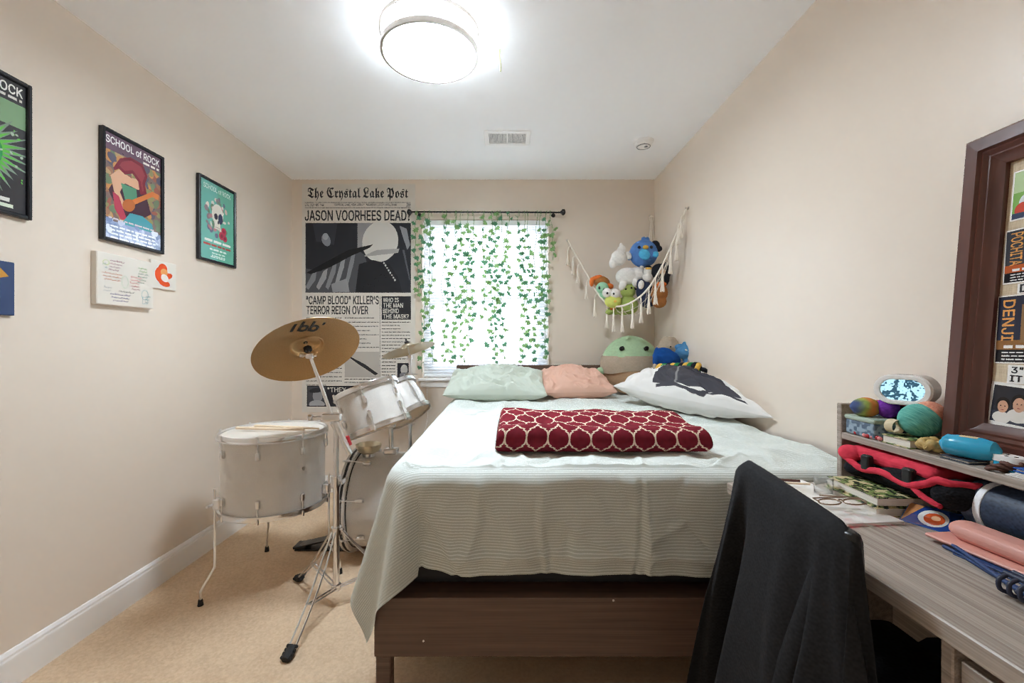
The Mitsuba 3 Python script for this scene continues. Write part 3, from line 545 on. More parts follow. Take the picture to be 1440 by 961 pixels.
# sheet: a flat cloth laid over the rounded block, corner flaring out
def sheet_fn3(U, V):
    X = -.345-.36+U*(1.118+.345+.36); Y = 1.385-.335+V*(3.34-1.385+.335)
    x0, y0, R = -.345+.09, 1.385+.09, .09
    dx, dy = np.maximum(x0-X, 0), np.maximum(y0-Y, 0); q_ = np.hypot(dx, dy); d = q_-R
    ins = np.where(q_ > 0, q_, 1); nx, ny = -dx/ins, -dy/ins
    edge_x, edge_y = x0-np.where(dx > 0, 1, 0)*0, y0
    bx = np.maximum(X, x0); by_ = np.maximum(Y, y0)          # nearest inner point
    rr = .045; dd = np.maximum(d, 0)
    ang = np.minimum(dd/rr, PI/2); drop = np.where(dd < rr*PI/2, rr*(1-np.cos(ang)), rr+dd-rr*PI/2); out = rr*np.sin(ang)
    corner = np.clip(4*(nx*ny), 0, 2)*.5                      # 1 on the diagonal
    fold = np.sin(np.arctan2(ny, nx)*9.0+.6)
    down = np.clip(drop/.33, 0, 1.6)
    out = out+down*(.012+.075*corner+.028*fold*np.clip(corner*3, 0, 1))
    side = np.clip(-nx, 0, 1)*(1-corner)
    out = out+side*down*.016*(1+.6*np.sin(Y*9.0)+.5*np.sin(Y*21+1))
    front = np.clip(-ny, 0, 1)*(1-np.clip(corner*2, 0, 1))
    P3 = np.stack([X*3.0, Y*3, X*0], -1)
    n1 = fbm_np(np.stack([X*7, drop*2.2, Y*.5], -1), 3, 4)-.5
    crease = np.exp(-((X+.10+drop*.28-.05*np.sin(drop*9))/.018)**2)*.5+np.exp(-((X-.42-.03*drop)/.007)**2)*.35-np.exp(-((X-.405-.03*drop)/.012)**2)*.3
    diag = np.exp(-((drop-.2-.55*(X-.25))/.012)**2)*np.exp(-((X-.25)/.12)**2)*.4
    n2 = np.abs(fbm_np(np.stack([X*5+drop*1.5, drop*4-X, X*0+9], -1), 3, 14)-.5)
    out = out+front*np.clip(drop/.06, 0, 1)*(n1*.055-n2*.06+.004+crease*.022+diag*.02)
    cs_ = random.Random(40); cre = np.zeros_like(X)
    for _ in range(26):
        ax_, ay_, th_ = cs_.uniform(-.3, 1.05), cs_.uniform(1.06, 1.40), cs_.choice([cs_.uniform(-.5, .5), cs_.uniform(-1.4, 1.4)])
        al, ac = (X-ax_)*math.sin(th_)+(Y-ay_)*math.cos(th_), (X-ax_)*math.cos(th_)-(Y-ay_)*math.sin(th_)
        cre = cre+cs_.choice([-1, 1, 1])*cs_.uniform(.004, .010)*np.exp(-(ac/cs_.uniform(.006, .018))**2-(al/cs_.uniform(.05, .16))**2)
    cret = np.zeros_like(X)
    for _ in range(60):
        ax_, ay_, th_ = cs_.uniform(-.33, 1.1), cs_.choice([cs_.uniform(1.4, 1.52), cs_.uniform(1.5, 2.9)]), cs_.uniform(-.9, .9)
        al, ac = (X-ax_)*math.sin(th_)+(Y-ay_)*math.cos(th_), (X-ax_)*math.cos(th_)-(Y-ay_)*math.sin(th_)
        cret = cret+cs_.choice([-.5, 1, 1])*cs_.uniform(.004, .010)*np.exp(-(ac/cs_.uniform(.007, .02))**2-(al/cs_.uniform(.05, .2))**2)
    flap = 1/(1+np.exp(np.clip((X-(-.335+.6*drop))/.004, -60, 60)))
    out = out+front*np.clip(drop/.05, 0, 1)*(cre-.024*flap*np.clip((drop-.05)/.12, 0, 1))
    out = out+front*np.exp(-((drop-.255)/.016)**2)*.016*(.4+fbm_np(np.stack([X*5, X*0, X*0], -1), 2, 8))
    out = np.where(d > 0, np.where(front > .5, np.minimum(out, .0695), out), out)
    px = np.where(dx > 0, bx+nx*(np.minimum(q_, R)+np.where(d > 0, out, 0)), X)
    py = np.where(dy > 0, by_+ny*(np.minimum(q_, R)+np.where(d > 0, out, 0)), Y)
    wr = (fbm_np(np.stack([X*4+Y*1.5, Y*5-X*2, X*0], -1), 4, 1)-.5)
    rid = np.abs(fbm_np(np.stack([X*6+Y*3, Y*3-X*2.5, X*0+3], -1), 3, 2)-.5)
    pz = BZ+.004+np.where(d > 0, 0, 1)*(wr*.028-rid*.05+.012)+.012*np.clip((Y-1.6)/1.4, 0, 1)-np.where(d > 0, drop, 0)
    pz = pz+np.where(d > 0, 0, cret)
    pz = pz+np.where((front > .5), .022*np.clip((-.17-X)/.12, 0, 1)*np.clip(drop/.3, 0, 1), 0)
    return np.stack([px, py, pz], -1)
m_, uv_ = grid(sheet_fn3, 280, 320)
FX = -.345-.36+uv_[:, 0]*(1.118+.345+.36); FY = 1.385-.335+uv_[:, 1]*(3.34-1.385+.335)
bs = thing('bed_sheet', 'pale green striped bed sheet hanging over the foot of the bed', 'bed sheet')
put(bs, m_, 'sheet_cloth', True, uv=np.c_[FX, FY])
# pillows
def pillow(c, T_, wr=.006, seed=0, n=44, sharp=.5, pinch=.05):
    c = np.asarray(c, float)        # corners A B C D around
    nrm = np.cross(c[1]-c[0], c[3]-c[0])+np.cross(c[3]-c[2], c[1]-c[2]); nrm /= np.linalg.norm(nrm)
    if nrm[2] < 0: nrm = -nrm
    def side(s):
        def f(U, V):
            a, b = 2*U-1, 2*V-1
            a2, b2 = a*(1-pinch*(1-b*b)*np.abs(a)**3), b*(1-pinch*(1-a*a)*np.abs(b)**3); u, v = (a2+1)/2, (b2+1)/2
            P = ((1-u)*(1-v))[..., None]*c[0]+(u*(1-v))[..., None]*c[1]+(u*v)[..., None]*c[2]+((1-u)*v)[..., None]*c[3]
            e = np.clip((1-a*a)*(1-b*b), 0, 1); h = T_/2*e**sharp
            ed = np.clip(1-np.minimum(1-np.abs(a), 1-np.abs(b))*2.2, 0, 1)
            q1 = fbm_np(np.stack([U*4, V*4, U*0+seed+9], -1), 2, seed+5); w = (np.abs(fbm_np(np.stack([U*7+V*3+3*q1, V*4-U*2+2*q1, U*0+seed], -1), 3, seed)-.5)*-4.2+.7)*wr*(e**.3)
            w = w+(fbm_np(np.stack([U*9+V*5, V*8-U*3, U*0+seed+4], -1), 2, seed)-.5)*wr*2*(e**.3)*(.4+ed)
            return P+nrm*(s*h+(w if s > 0 else w*.5))[..., None]
        return f
    t, uv = grid(side(1), n, n); b, _ = grid(side(-1), n, n)
    return cat([t, tm(b.vertices, b.faces[:, ::-1])]), np.vstack([uv, uv*[1, 0]+[0, 2]])
m_, uv_ = pillow([(-.415, 2.80, .83), (.255, 2.82, .825), (.26, 3.18, .945), (-.40, 3.18, .945)], .19, .030, 3, n=100, sharp=.42)
single('pillow', 'pale green wrinkled pillow against the headboard, beside the window sill', 'pillow', m_, 'pale_green_cloth', True)
m_, uv_ = pillow([(.23, 2.90, .83), (.72, 2.88, .84), (.655, 3.22, .945), (.22, 3.25, .945)], .19, .022, 9, n=100, sharp=.45)
single('pillow', 'peach coloured pillow between the pale green pillow and the round plush', 'pillow', m_, 'peach_cloth', True)
A_, B_, C_, D_ = at(862, 543, 2.72), at(1089, 588, 1.86), (1.112, 2.45, .945), (1.0, 3.0, .90)
def mix4(u, v): return 0
def bodyprint(p, n, uv):
    u, v = uv.x, uv.y
    a = smoothstep(.006, .0, (dr.abs(u-.60)-.28*(.35+.65*smoothstep(1.0, .2, v))))*smoothstep(.075, .085, v)*smoothstep(.98, .97, v)
    lap = smoothstep(.012, .004, dr.abs(u-.52-.10*(v-.4)))*.25
    hem = smoothstep(.018, .012, dr.abs(v-.055-.02*dr.sin(u*18)))*smoothstep(.34, .35, u)*smoothstep(.9, .89, u)
    st = smoothstep(.012, .008, dr.abs(v-.62-(u-.15)*1.1))*smoothstep(.08, .09, u)*smoothstep(.22, .21, u)+smoothstep(.012, .008, dr.abs(u-.21-.12*(v-.6)))*smoothstep(.6, .61, v)*smoothstep(.8, .79, v)+smoothstep(.012, .008, dr.abs(u-.11))*smoothstep(.66, .67, v)*smoothstep(.84, .83, v)
    m = dr.clip(a*(1-lap)+hem+st, 0, 1)
    return mix(C('#d8d5d1'), C('#414046'), m)
mat('printed_pillowcase', mikit.proc(bodyprint), .8, spec=.2)
m_, uv_ = pillow([A_, B_, C_, D_], .24, .026, 5, n=110, sharp=.5, pinch=.03)
k = single('body_pillow', 'large white pillow with a dark grey printed shape leaning on the wall', 'pillow', m_, 'printed_pillowcase', True, uv=uv_)
# folded blanket
def blanket():
    x0, x1, ya, yb, zb, h = -.045, .705, 1.50, 1.95, BZ+.020, .088
    r = h/2; L1 = yb-ya-2*r; per = [0, L1, L1+PI*r, 2*L1+PI*r, 2*L1+2*PI*r]
    def f(U, V):
        s = U*per[4]; X = x0+V*(x1-x0); y = np.zeros_like(s); z = np.zeros_like(s)
        a = s < per[1]; b = (s >= per[1]) & (s < per[2]); c = (s >= per[2]) & (s < per[3]); d = s >= per[3]
        y = np.where(a, yb-r-s, 0)+np.where(b, ya+r-r*np.sin((s-per[1])/r), 0)+np.where(c, ya+r+(s-per[2]), 0)+np.where(d, yb-r+r*np.sin((s-per[3])/r), 0)
        z = np.where(a, 0, 0)+np.where(b, r-r*np.cos((s-per[1])/r), 0)+np.where(c, h, 0)+np.where(d, r+r*np.cos((s-per[3])/r), 0)
        top = np.clip(z/h, 0, 1)
        w = fbm_np(np.stack([X*8, y*9, X*0], -1), 3, 12)-.5
        w2 = fbm_np(np.stack([X*3, y*5, X*0+4], -1), 2, 13)-.5
        z = z+top*(w*.022+w2*.02)-top*.012*np.sin((y-ya)*16)*np.clip((y-ya-.05)/.1, 0, 1)
        en = np.clip((np.abs(V-.5)-.485)/.015, 0, 1); z = z*(1-.25*en)+.25*en*h/2
        y = y+.02*(X-x0)/(x1-x0)*0+np.where(top < .99, (w2*.01), 0)
        sk = np.where(y > ya+.05, (y-ya-.05)*.06, 0); X2 = X+(.5-V)*.03*top+sk*0
        return np.stack([X2, y, zb+z], -1)
    m, uv = grid(f, 120, 110)
    nu, nv = 120, 110; V3 = [m.vertices]; Fc = [m.faces]; n = nu*nv; uvs = [np.c_[uv[:, 1]*(x1-x0)+.01, uv[:, 0]*per[4]-per[1]-.078]]
    for j in (0, nv-1):
        ringi = np.arange(nu)*nv+j; c = m.vertices[ringi].mean(0); 
        V3.append(c[None]); uvs.append(np.array([[uvs[0][ringi[0], 0], .0]]))
        ff = np.array([[n, ringi[i], ringi[(i+1) % nu]] for i in range(nu-1)]); Fc.append(ff if j else ff[:, ::-1]); n += 1
    return tm(np.vstack(V3), np.vstack(Fc)), np.vstack(uvs)
m_, uv_ = blanket()
single('folded_blanket', 'folded dark red fleece blanket with a cream trellis pattern on the bed', 'blanket', m_, 'trellis_fleece', True, uv=uv_)

# ------------------------------------------------------------------ soft toys on the bed
def rt(z=0, x=0, y=0): return rot(z, [0, 0, 1])[:3, :3] @ rot(x, [1, 0, 0])[:3, :3] @ rot(y, [0, 1, 0])[:3, :3]
c = at(886, 513, 3.19); r0 = .207
k = thing('round_plush', 'large round green and tan plush cushion leaning on the headboard', 'plush toy')
full = blob(c, (r0, r0*.72, r0*1.02), rt(x=.15), 4, .03, 2)
up = trimesh.intersections.slice_mesh_plane(full, [0, 0, 1], c+[0, 0, .055], cap=False); lo = trimesh.intersections.slice_mesh_plane(full, [0, 0, -1], c+[0, 0, .058], cap=False)
part(k, 'upper_body', up, 'plush_sage', True); part(k, 'lower_body', lo, 'plush_tan', True)
band, _ = grid(lambda U, V: np.stack([c[0]+np.cos(U*2*PI)*(r0*1.015+.004)*np.sqrt(np.clip(1-((.065-V*.115)/r0)**2, 0, 1)), c[1]+np.sin(U*2*PI)*(r0*.735+.004)*np.sqrt(np.clip(1-((.065-V*.115)/r0)**2, 0, 1))+.01*0, c[2]+.065-V*.115+.012*np.sin(U*2*PI*3)*V], -1), 80, 8)
part(k, 'neck_band', band, 'plush_oat', True)
for s in (-1, 1):
    e = blob(c+[s*.085-.008, -.128-.004, .118], (.018, .008, .019), rt(x=.5), 2); part(k, 'eye', e, 'bead_black', True)
part(k, 'foot', blob(c+[-.215, -.02, -.045], (.033, .028, .028), None, 2), 'plush_sage', True)
def toy(name, label, blobs, m, extra=(), step=.012):
    k = thing(name, label, 'plush toy'); part(k, 'body', melt(blobs, step) if len(blobs) > 1 else blobs[0], m, True)
    for nm, me, mm in extra: part(k, nm, me, mm, True)
    return k
yb = 2.92
c = at(941, 488, 2.98)
toy('oatmeal_plush', 'shaggy grey brown plush toy behind the blue ones in the bed corner', [blob(c, (.068, .06, .07), None, 3, .15, 1), blob(c+[-.052, -.01, -.03], (.022, .02, .055), rt(y=.3), 2), blob(c+[.055, -.01, -.02], (.02, .02, .05), rt(y=-.3), 2), blob(c+[0, .01, -.1], (.06, .05, .07), None, 2)], 'plush_oat',
    [('eye', blob(c+[.03, -.056, .0], (.006, .005, .006), None, 1), 'bead_black'), ('eye', blob(c+[-.012, -.058, .0], (.006, .005, .006), None, 1), 'bead_black')])
c = at(937, 503, 2.84)
toy('royal_blue_plush', 'dark royal blue plush toy heaped on top of the white pillow', [blob(c, (.082, .06, .058), rt(y=.25), 3, .12, 3), blob(c+[-.07, -.01, .0], (.02, .02, .068), rt(y=.1), 2), blob(c+[-.02, 0, .03], (.06, .05, .035), None, 2), blob(c+[.06, -.005, -.02], (.03, .03, .03), None, 2)], 'plush_royal',
    [('pale_paw', blob(c+[-.078, -.015, -.062], (.016, .016, .03), None, 2), 'plush_oat')])
c = at(963, 495, 2.84)
toy('steel_blue_plush', 'steel blue plush toy with pointed ears against the wall behind the pillow', [blob(c, (.06, .055, .05), None, 3, .1, 6), blob(c+[.045, 0, .025], (.022, .018, .034), rt(y=.5), 2), blob(c+[-.03, 0, .03], (.035, .025, .022), None, 2), blob(c+[.03, -.01, -.055], (.045, .04, .04), None, 2), blob(c+[.0, 0, .045], (.018, .015, .02), None, 2)], 'plush_steel',
    [('eye', blob(c+[-.012, -.052, .012], (.009, .005, .006), rt(y=.4), 1), 'plush_white'), ('pale_paw', blob(c+[.022, -.052, -.062], (.026, .02, .02), None, 2), 'plush_oat')])
c = at(914, 521, 2.72)
single('pale_paw_plush', 'small oatmeal plush paw resting on the upper corner of the pillow', 'plush toy', melt([blob(c, (.03, .022, .014), None, 2), blob(c+[.032, 0, -.004], (.022, .018, .012), None, 2)]), 'plush_oat', True)
k = thing('braided_rope_toy', 'green yellow and black braided rope toy lying on the white pillow', 'rope toy')
p0, p1 = at(925, 523, 2.66), at(984, 521, 2.55)
for j, mm in enumerate(('plush_yellow', 'plush_black', 'rope_green')):
    if mm == 'rope_green': plush('rope_green', '#2f7a4a')
    t = np.linspace(0, 1, 60)[:, None]; ph = t*2*PI*3.2+j*2*PI/3; ax = p0+(p1-p0)*t
    dirn = (p1-p0)/np.linalg.norm(p1-p0); n1 = np.cross(dirn, [0, 0, 1]); n1 /= np.linalg.norm(n1); n2 = np.cross(n1, dirn)
    part(k, 'strand', tube(ax+.020*np.cos(ph)*n1+.023*np.sin(ph)*n2+[0, 0, .012], .0155, 8), mm, True)
part(k, 'end_tassel', melt([blob(p1+[.018, -.01, .004], (.024, .018, .012), rt(y=.4), 2, .3), blob(p1+[.034, -.015, -.004], (.012, .01, .01), None, 2)]), 'plush_black', True)

# ------------------------------------------------------------------ hanging net with soft toys in the corner
Lh, Ch, Rh = np.array([.462, YB-.012, 1.962]), np.array([XR-.035, YB-.03, 2.15]), np.array([XR-.012, 2.79, 2.016])
edge = bez([Lh, at(818, 373, 3.36), at(847, 421, 3.2), at(872, 431, 3.06), at(903, 415, 2.95), at(928, 380, 2.87), at(955, 320, 2.81), Rh], 90)
N = thing('macrame_toy_net', 'cream macrame net with tassels hung across the corner by three hooks', 'toy hammock')
part(N, 'edge_cord', tube(edge, .0068, 7), 'cotton_cord', True)
def along(t): return edge[min(len(edge)-1, int(t*(len(edge)-1)))]
knot = np.array([.93, 3.26, 1.62])
loops = []
for a in (-.014, 0, .014): loops.append(tube(bez([Ch, Ch+[a*.8, -.01, -.10], Ch+[a*1.6-.01, -.03, -.24], Ch+[a*3-.04, -.06, -.34]], 16), .0035, 6))
part(N, 'corner_loop', cat(loops+[tube([Ch+[0, 0, -.03]+.018*np.array([math.cos(q), -.3, 1.3*math.sin(q)]) for q in np.linspace(0, 2*PI, 16)], .004, 6)]), 'cotton_cord', True)
back = np.array([Ch[0]-.05, Ch[1]-.07, Ch[2]-.36]); bottom = np.array([.90, 3.16, 1.27])
def pocket(s, t):
    """s along the edge cord 0..1, t from the cord 0 to the corner loop 1, sagging below the toys"""
    e = along(s); q1 = bottom+(e-bottom)*[.45, .45, .1]; q1[2] = min(q1[2], 1.36+.25*abs(s-.5)*2)
    q2 = (bottom+back)/2*[1, 1, 0]+[.07, .07, 1.36]
    q2 = np.minimum(q2, [XR-.03, YB-.02, 9])
    P4 = [e, q1, q2, back]; b = [(1-t)**3, 3*t*(1-t)**2, 3*t*t*(1-t), t**3]
    return sum(x*y for x, y in zip(b, P4))
net = [tube([pocket(s, t) for t in np.linspace(0, 1, 16)], .0022, 5) for s in np.linspace(.22, .86, 12)]
net += [tube([pocket(s, t) for s in np.linspace(.2, .88, 18)], .0022, 5) for t in (.12, .24, .36, .5)]
part(N, 'netting', cat(net), 'cotton_cord', True)
hook = xf(lathe([(0, 0), (.008, 0), (.009, .004), (.004, .006), (.003, .016), (.006, .018), (.006, .021), (0, .022)], 14), np.eye(4))
for h, n_ in ((Lh, (0, -1, 0)), (Ch, (0, -1, 0)), (Rh, (-1, 0, 0))):
    b_ = np.array([h[0], YB, h[2]]) if n_[1] else np.array([XR, h[1], h[2]])
    part(N, 'hook', xf(hook, axis_frame(b_, n_)), 'nickel')
tass = [(.04, 240, 75), (.09, 288, 95), (.14, 328, 115), (.2, 375, 140), (.26, 425, 165), (.325, 0, 0), (.385, 0, 0), (.455, 0, 0), (.515, 0, 0), (.575, 0, 0), (.635, 0, 0), (.69, 0, 0), (.745, 0, 0), (.8, 0, 0), (.85, 0, 0), (.91, 0, 0), (.96, 0, 0)]
for i, (t, *_r) in enumerate(tass):
    e = along(t); off = np.array([-.018, -.006, 0]) if t < .3 else (np.array([0, -.012, 0]) if t < .6 else np.array([-.006, -.012, 0]))
    if t > .88: off = np.array([-.022, -.008, 0])
    l = .15 if 0.2 < t < .9 else .115
    top = e+[0, 0, -.004]; a = top+off*1.2+[0, 0, -.035]
    segs = [tube(bez([top, top+off*.8+[0, 0, -.012], a, a+[0, 0, -.02]], 12), .0042, 6), blob(a+[0, 0, -.018], (.0075, .0075, .008), None, 1)]
    r_ = random.Random(i)
    for j in range(9):
        q_ = j*2*PI/9; b_ = .004; e_ = r_.uniform(.009, .016); dz = l*r_.uniform(.92, 1.02)
        segs.append(tube([a+[b_*math.cos(q_), b_*math.sin(q_), -.018], a+[b_*1.3*math.cos(q_), b_*1.3*math.sin(q_), -.018-dz*.4], a+[e_*math.cos(q_), e_*math.sin(q_)*.7, -.035-dz*.72]], [.0028, .003, .0032], 5))
    part(N, 'tassel', cat(segs), 'cotton_cord', True)
c = at(905, 357, 3.14)
toy('blue_bird_plush', 'round blue bird plush with a yellow beak, topmost in the hanging net', [blob(c, (.098, .085, .098), None, 4), blob(c+[-.09, 0, -.01], (.022, .03, .04), rt(y=.4), 2), blob(c+[.02, -.01, .092], (.02, .012, .026), rt(y=.4), 2), blob(c+[0, -.01, .098], (.018, .012, .022), rt(y=-.5), 2)], 'plush_blue',
    [('beak', blob(c+[-.012, -.086, .028], (.02, .018, .014), None, 2), 'plush_yellow'), ('eye', blob(c+[-.052, -.072, .03], (.011, .008, .011), None, 2), 'bead_black'), ('eye', blob(c+[.03, -.078, .03], (.011, .008, .011), None, 2), 'bead_black'),
     ('bib', melt([blob(c+[-.02, -.085, -.022], (.042, .014, .036), rt(y=.7), 2), blob(c+[.062, -.07, -.018], (.022, .014, .022), None, 2)]), 'plush_sky'), ('bow', melt([blob(c+[.078, -.03, .062], (.03, .012, .024), rt(y=.6), 2), blob(c+[.1, -.03, .03], (.022, .012, .022), None, 2), blob(c+[.07, -.03, .075], (.012, .012, .012), None, 2)]), 'plush_black')])
c = at(885, 386, 3.13)
toy('white_bear_plush', 'white bear plush lying on its front across the middle of the net', [blob(c+[-.012, 0, -.015], (.085, .06, .062), None, 3), blob(c+[.05, .0, -.005], (.06, .055, .055), None, 3), blob(c+[-.05, -.02, -.075], (.026, .026, .045), rt(y=.4), 2), blob(c+[.085, -.01, .05], (.014, .01, .016), None, 2), blob(c+[.03, -.04, -.06], (.024, .024, .035), None, 2)], 'plush_white')
c = at(870, 363, 3.1)
toy('white_rabbit_plush', 'white plush with a pointed top, behind the white bear in the net', [blob(c, (.052, .045, .055), rt(y=-.5), 3), blob(c+[.018, 0, .052], (.03, .026, .04), rt(y=.35), 3), blob(c+[.02, .01, .085], (.014, .014, .025), None, 2), blob(c+[-.035, 0, -.03], (.03, .03, .045), rt(y=.3), 2), blob(c+[.07, .01, .02], (.022, .02, .03), rt(y=-.5), 2)], 'plush_white')
c = at(846, 397, 3.25)
toy('brown_orange_plush', 'brown and orange plush at the window end of the net', [blob(c, (.062, .05, .045), rt(y=.3), 3), blob(c+[-.05, 0, .02], (.025, .02, .025), None, 2)], 'plush_brown', [('red_edge', melt([blob(c+[-.04, -.012, .03], (.045, .03, .018), rt(y=-.3), 2), blob(c+[-.075, -.01, .0], (.016, .02, .035), None, 2)]), 'plush_pink' if False else 'plush_orange'), ('belly', blob(c+[.05, -.035, -.035], (.03, .022, .022), None, 2), 'plush_orange')])
c = at(847, 405, 3.2)
toy('mint_plush', 'mint green plush head with dark eyes at the window end of the net', [blob(c, (.045, .04, .042), None, 3), blob(c+[.02, .01, -.04], (.04, .035, .04), None, 2)], 'plush_mint', [('eye', blob(c+[-.028, -.033, -.004], (.008, .006, .011), None, 1), 'bead_black'), ('eye', blob(c+[.004, -.04, -.018], (.008, .006, .011), None, 1), 'bead_black')])
c = at(862, 424, 3.11)
k = toy('lime_ball_plush', 'yellow green ball plush with two white bumps above the net edge', [blob(c, (.058, .05, .048), None, 3)], 'plush_lime', [('bump', blob(c+[-.046, -.018, .058], (.032, .03, .034), None, 3), 'plush_white'), ('bump', blob(c+[.008, -.026, .05], (.034, .03, .034), None, 3), 'plush_white'),
    ('eye', blob(c+[-.05, -.046, .052], (.008, .006, .009), None, 1), 'bead_black'), ('eye', blob(c+[-.008, -.054, .048], (.007, .006, .008), None, 1), 'bead_black'), ('cheek', blob(c+[.004, -.05, -.004], (.011, .006, .009), None, 1), 'plush_yellow')])
c = at(866, 437, 3.17)
toy('green_orange_plush', 'small green plush with orange spots below the lime ball in the net', [blob(c, (.07, .045, .03), None, 3, .2, 5), blob(c+[-.05, -.02, -.012], (.03, .03, .02), None, 2), blob(c+[.04, -.02, -.016], (.03, .03, .02), None, 2)], 'plush_green', [('spot', blob(c+[-.03, -.038, .012], (.022, .012, .012), None, 2), 'plush_orange'), ('spot', blob(c+[.03, -.04, .014], (.016, .01, .012), None, 2), 'plush_yellow')])
c = at(883, 410, 3.13)
toy('green_turtle_plush', 'olive green plush with a round head in the middle of the net', [blob(c, (.052, .048, .05), None, 3), blob(c+[.0, .01, -.10], (.075, .06, .07), None, 3), blob(c+[.03, -.01, .035], (.02, .02, .02), None, 2)], 'plush_green', [('eye', blob(c+[.012, -.046, .02], (.007, .005, .007), None, 1), 'bead_black'), ('eye', blob(c+[-.026, -.042, .012], (.007, .005, .007), None, 1), 'bead_black'), ('beak', blob(c+[.05, -.02, .014], (.02, .008, .007), rt(y=.4), 1), 'plush_black')])
c = at(906, 409, 3.09)
toy('navy_plush', 'plain dark navy plush draped over the net edge', [blob(c, (.055, .045, .07), rt(y=.25), 3), blob(c+[.02, .0, -.07], (.055, .045, .05), None, 3), blob(c+[-.03, -.005, .05], (.035, .035, .03), None, 2)], 'plush_navy', [('pale_patch', blob(c+[-.035, -.042, .036], (.021, .012, .032), rt(y=.15), 2), 'plush_white')])
c = at(911, 382, 3.07)
toy('penguin_plush', 'little white plush with a yellow stripe beside the white bear', [blob(c, (.028, .026, .034), None, 3), blob(c+[.0, .004, -.04], (.035, .03, .035), None, 2)], 'plush_white', [('stripe', blob(c+[-.002, -.02, .018], (.022, .011, .008), None, 2), 'plush_yellow'), ('cap', blob(c+[.003, .004, .03], (.024, .022, .012), None, 2), 'plush_black')])
c = at(927, 382, 3.06)
toy('black_hood_plush', 'black plush with a hood at the wall end of the net', [blob(c, (.055, .045, .055), None, 3), blob(c+[.02, 0, -.05], (.05, .045, .06), None, 3), blob(c+[.045, 0, .01], (.03, .03, .06), rt(y=-.3), 2)], 'plush_black', [('face', blob(c+[.008, -.045, -.01], (.02, .01, .02), None, 2), 'plush_tan')])
c = at(927, 412, 3.04)
toy('brown_bear_plush', 'rust brown plush sunk low at the wall end of the net', [blob(c, (.058, .045, .065), None, 3), blob(c+[.0, 0, -.06], (.05, .04, .045), None, 3)], 'plush_brown', [('orange_scarf', blob(c+[.004, -.032, .055], (.035, .022, .018), None, 2), 'plush_orange')])
# ------------------------------------------------------------------ drum kit
def drum(name, label, M, R, h, nlug, cat_='drum', hoop=.016, lug='tube', heads=('drum_head', 'tan_head'), n0=0.0, group=None):
    """axis along local z, from the bottom edge 0 to the top edge h"""
    k = thing(name, label, cat_, group)
    part(k, 'shell', xf(lathe([(R-.008, .004), (R, .004), (R, h-.004), (R-.008, h-.004), (R-.008, .004)], 72), M), 'drum_wrap', 40)
    for nm, z0, z1, zh, mm in (('top_hoop', h-.014, h+.012, h+.004, heads[0]), ('bottom_hoop', h-.014, h+.012, -.004, heads[1])):
        s = 1 if nm == 'top_hoop' else -1
        pr = [(R+.006, z0), (R+hoop, z0), (R+hoop, z0+.006), (R+.011, z0+.009), (R+.011, z1-.004), (R+.009, z1), (R+.003, z1), (R+.003, z0+.006), (R+.006, z0)]
        part(k, nm, xf(lathe(pr if s > 0 else [(r, h*0+(.01-(z-(-.012))+0)-.0) for r, z in pr], 72) if s > 0 else lathe([(r, .01-z+(-.0)) for r, z in [(r, z-h+.01) for r, z in pr]], 72), M), 'chrome', 30)
        part(k, 'drumhead', xf(lathe([(0, zh), (R-.006, zh), (R+.001, zh-s*.003)] if s > 0 else [(R+.001, zh-s*.003), (R-.006, zh), (0, zh)], 72), M), mm, 30)
    for i in range(nlug):
        a = n0+2*PI*i/nlug; c, s = math.cos(a), math.sin(a)
        A = frame((R*c, R*s, 0), (-s, c, 0), (0, 0, 1), (c, s, 0))
        ms = []
        for z, sg in ((h-.068, 1), (.068, -1)) if h > .2 else ((h/2, 0),):
            zz_ = (z-.018, z+.018) if sg else (z-.03, z+.03); ms = []
            ms.append(rbox(-.009, .009, zz_[0], zz_[1], 0, .017, .005, 8))
            for q in ((sg,) if sg else (1, -1)):
                e = (h+.006) if q > 0 else -.006
                ms.append(rod((0, z+q*.01, .0125), (0, e, .0125), .003, 6)); ms.append(rod((0, e-q*.008, .0125), (0, e+q*.012, .0125), .0055, 6))
            part(k, 'lug', xf(cat(ms), M @ A), 'chrome', 30)
    return k
# floor tom
fx, fy, fz, fh, fR = -1.162, 2.20, .372, .352, .232
M = trans((fx, fy, fz))
FT = drum('floor_tom', 'pearl white floor tom drum on three bent chrome legs near the poster wall', M, fR, fh, 8, n0=.2)
for a, out_, zb_ in ((-2.25, .085, 0), (2.18, .08, 0), (.08, .08, 0)):
    c, s = math.cos(a), math.sin(a); r1 = fR+.03
    P_ = lambda r, z: (fx+r*c, fy+r*s, z)
    lg = part(FT, 'leg', tube(bez([P_(r1, fz+.13), P_(r1, fz), P_(r1, .17), P_(r1+.006, .14), P_(r1+.05, .07), P_(r1+.055, .05), P_(r1+.055, .02)], 30), .0052, 8), 'chrome')
    part(lg, 'rubber_foot', tube([P_(r1+.055, .0), P_(r1+.055, .026)], [.012, .009], 10), 'black_rubber')
    part(FT, 'leg_bracket', cat([rbox(fx+(r1-.012)*c-.017, fx+(r1-.012)*c+.017, fy+(r1-.012)*s-.017, fy+(r1-.012)*s+.017, fz+.035, fz+.085, .007, 8), rod(P_(r1+.01, fz+.06), (fx+(r1+.035)*c-.012*s, fy+(r1+.035)*s+.012*c, fz+.06), .006, 8)]), 'chrome')
part(FT, 'vent_badge', xf(cyl(.009, 0, .003, 16), axis_frame((fx+fR*math.cos(-.55), fy+fR*math.sin(-.55), fz+.2), (math.cos(-.55), math.sin(-.55), 0))), 'nickel')
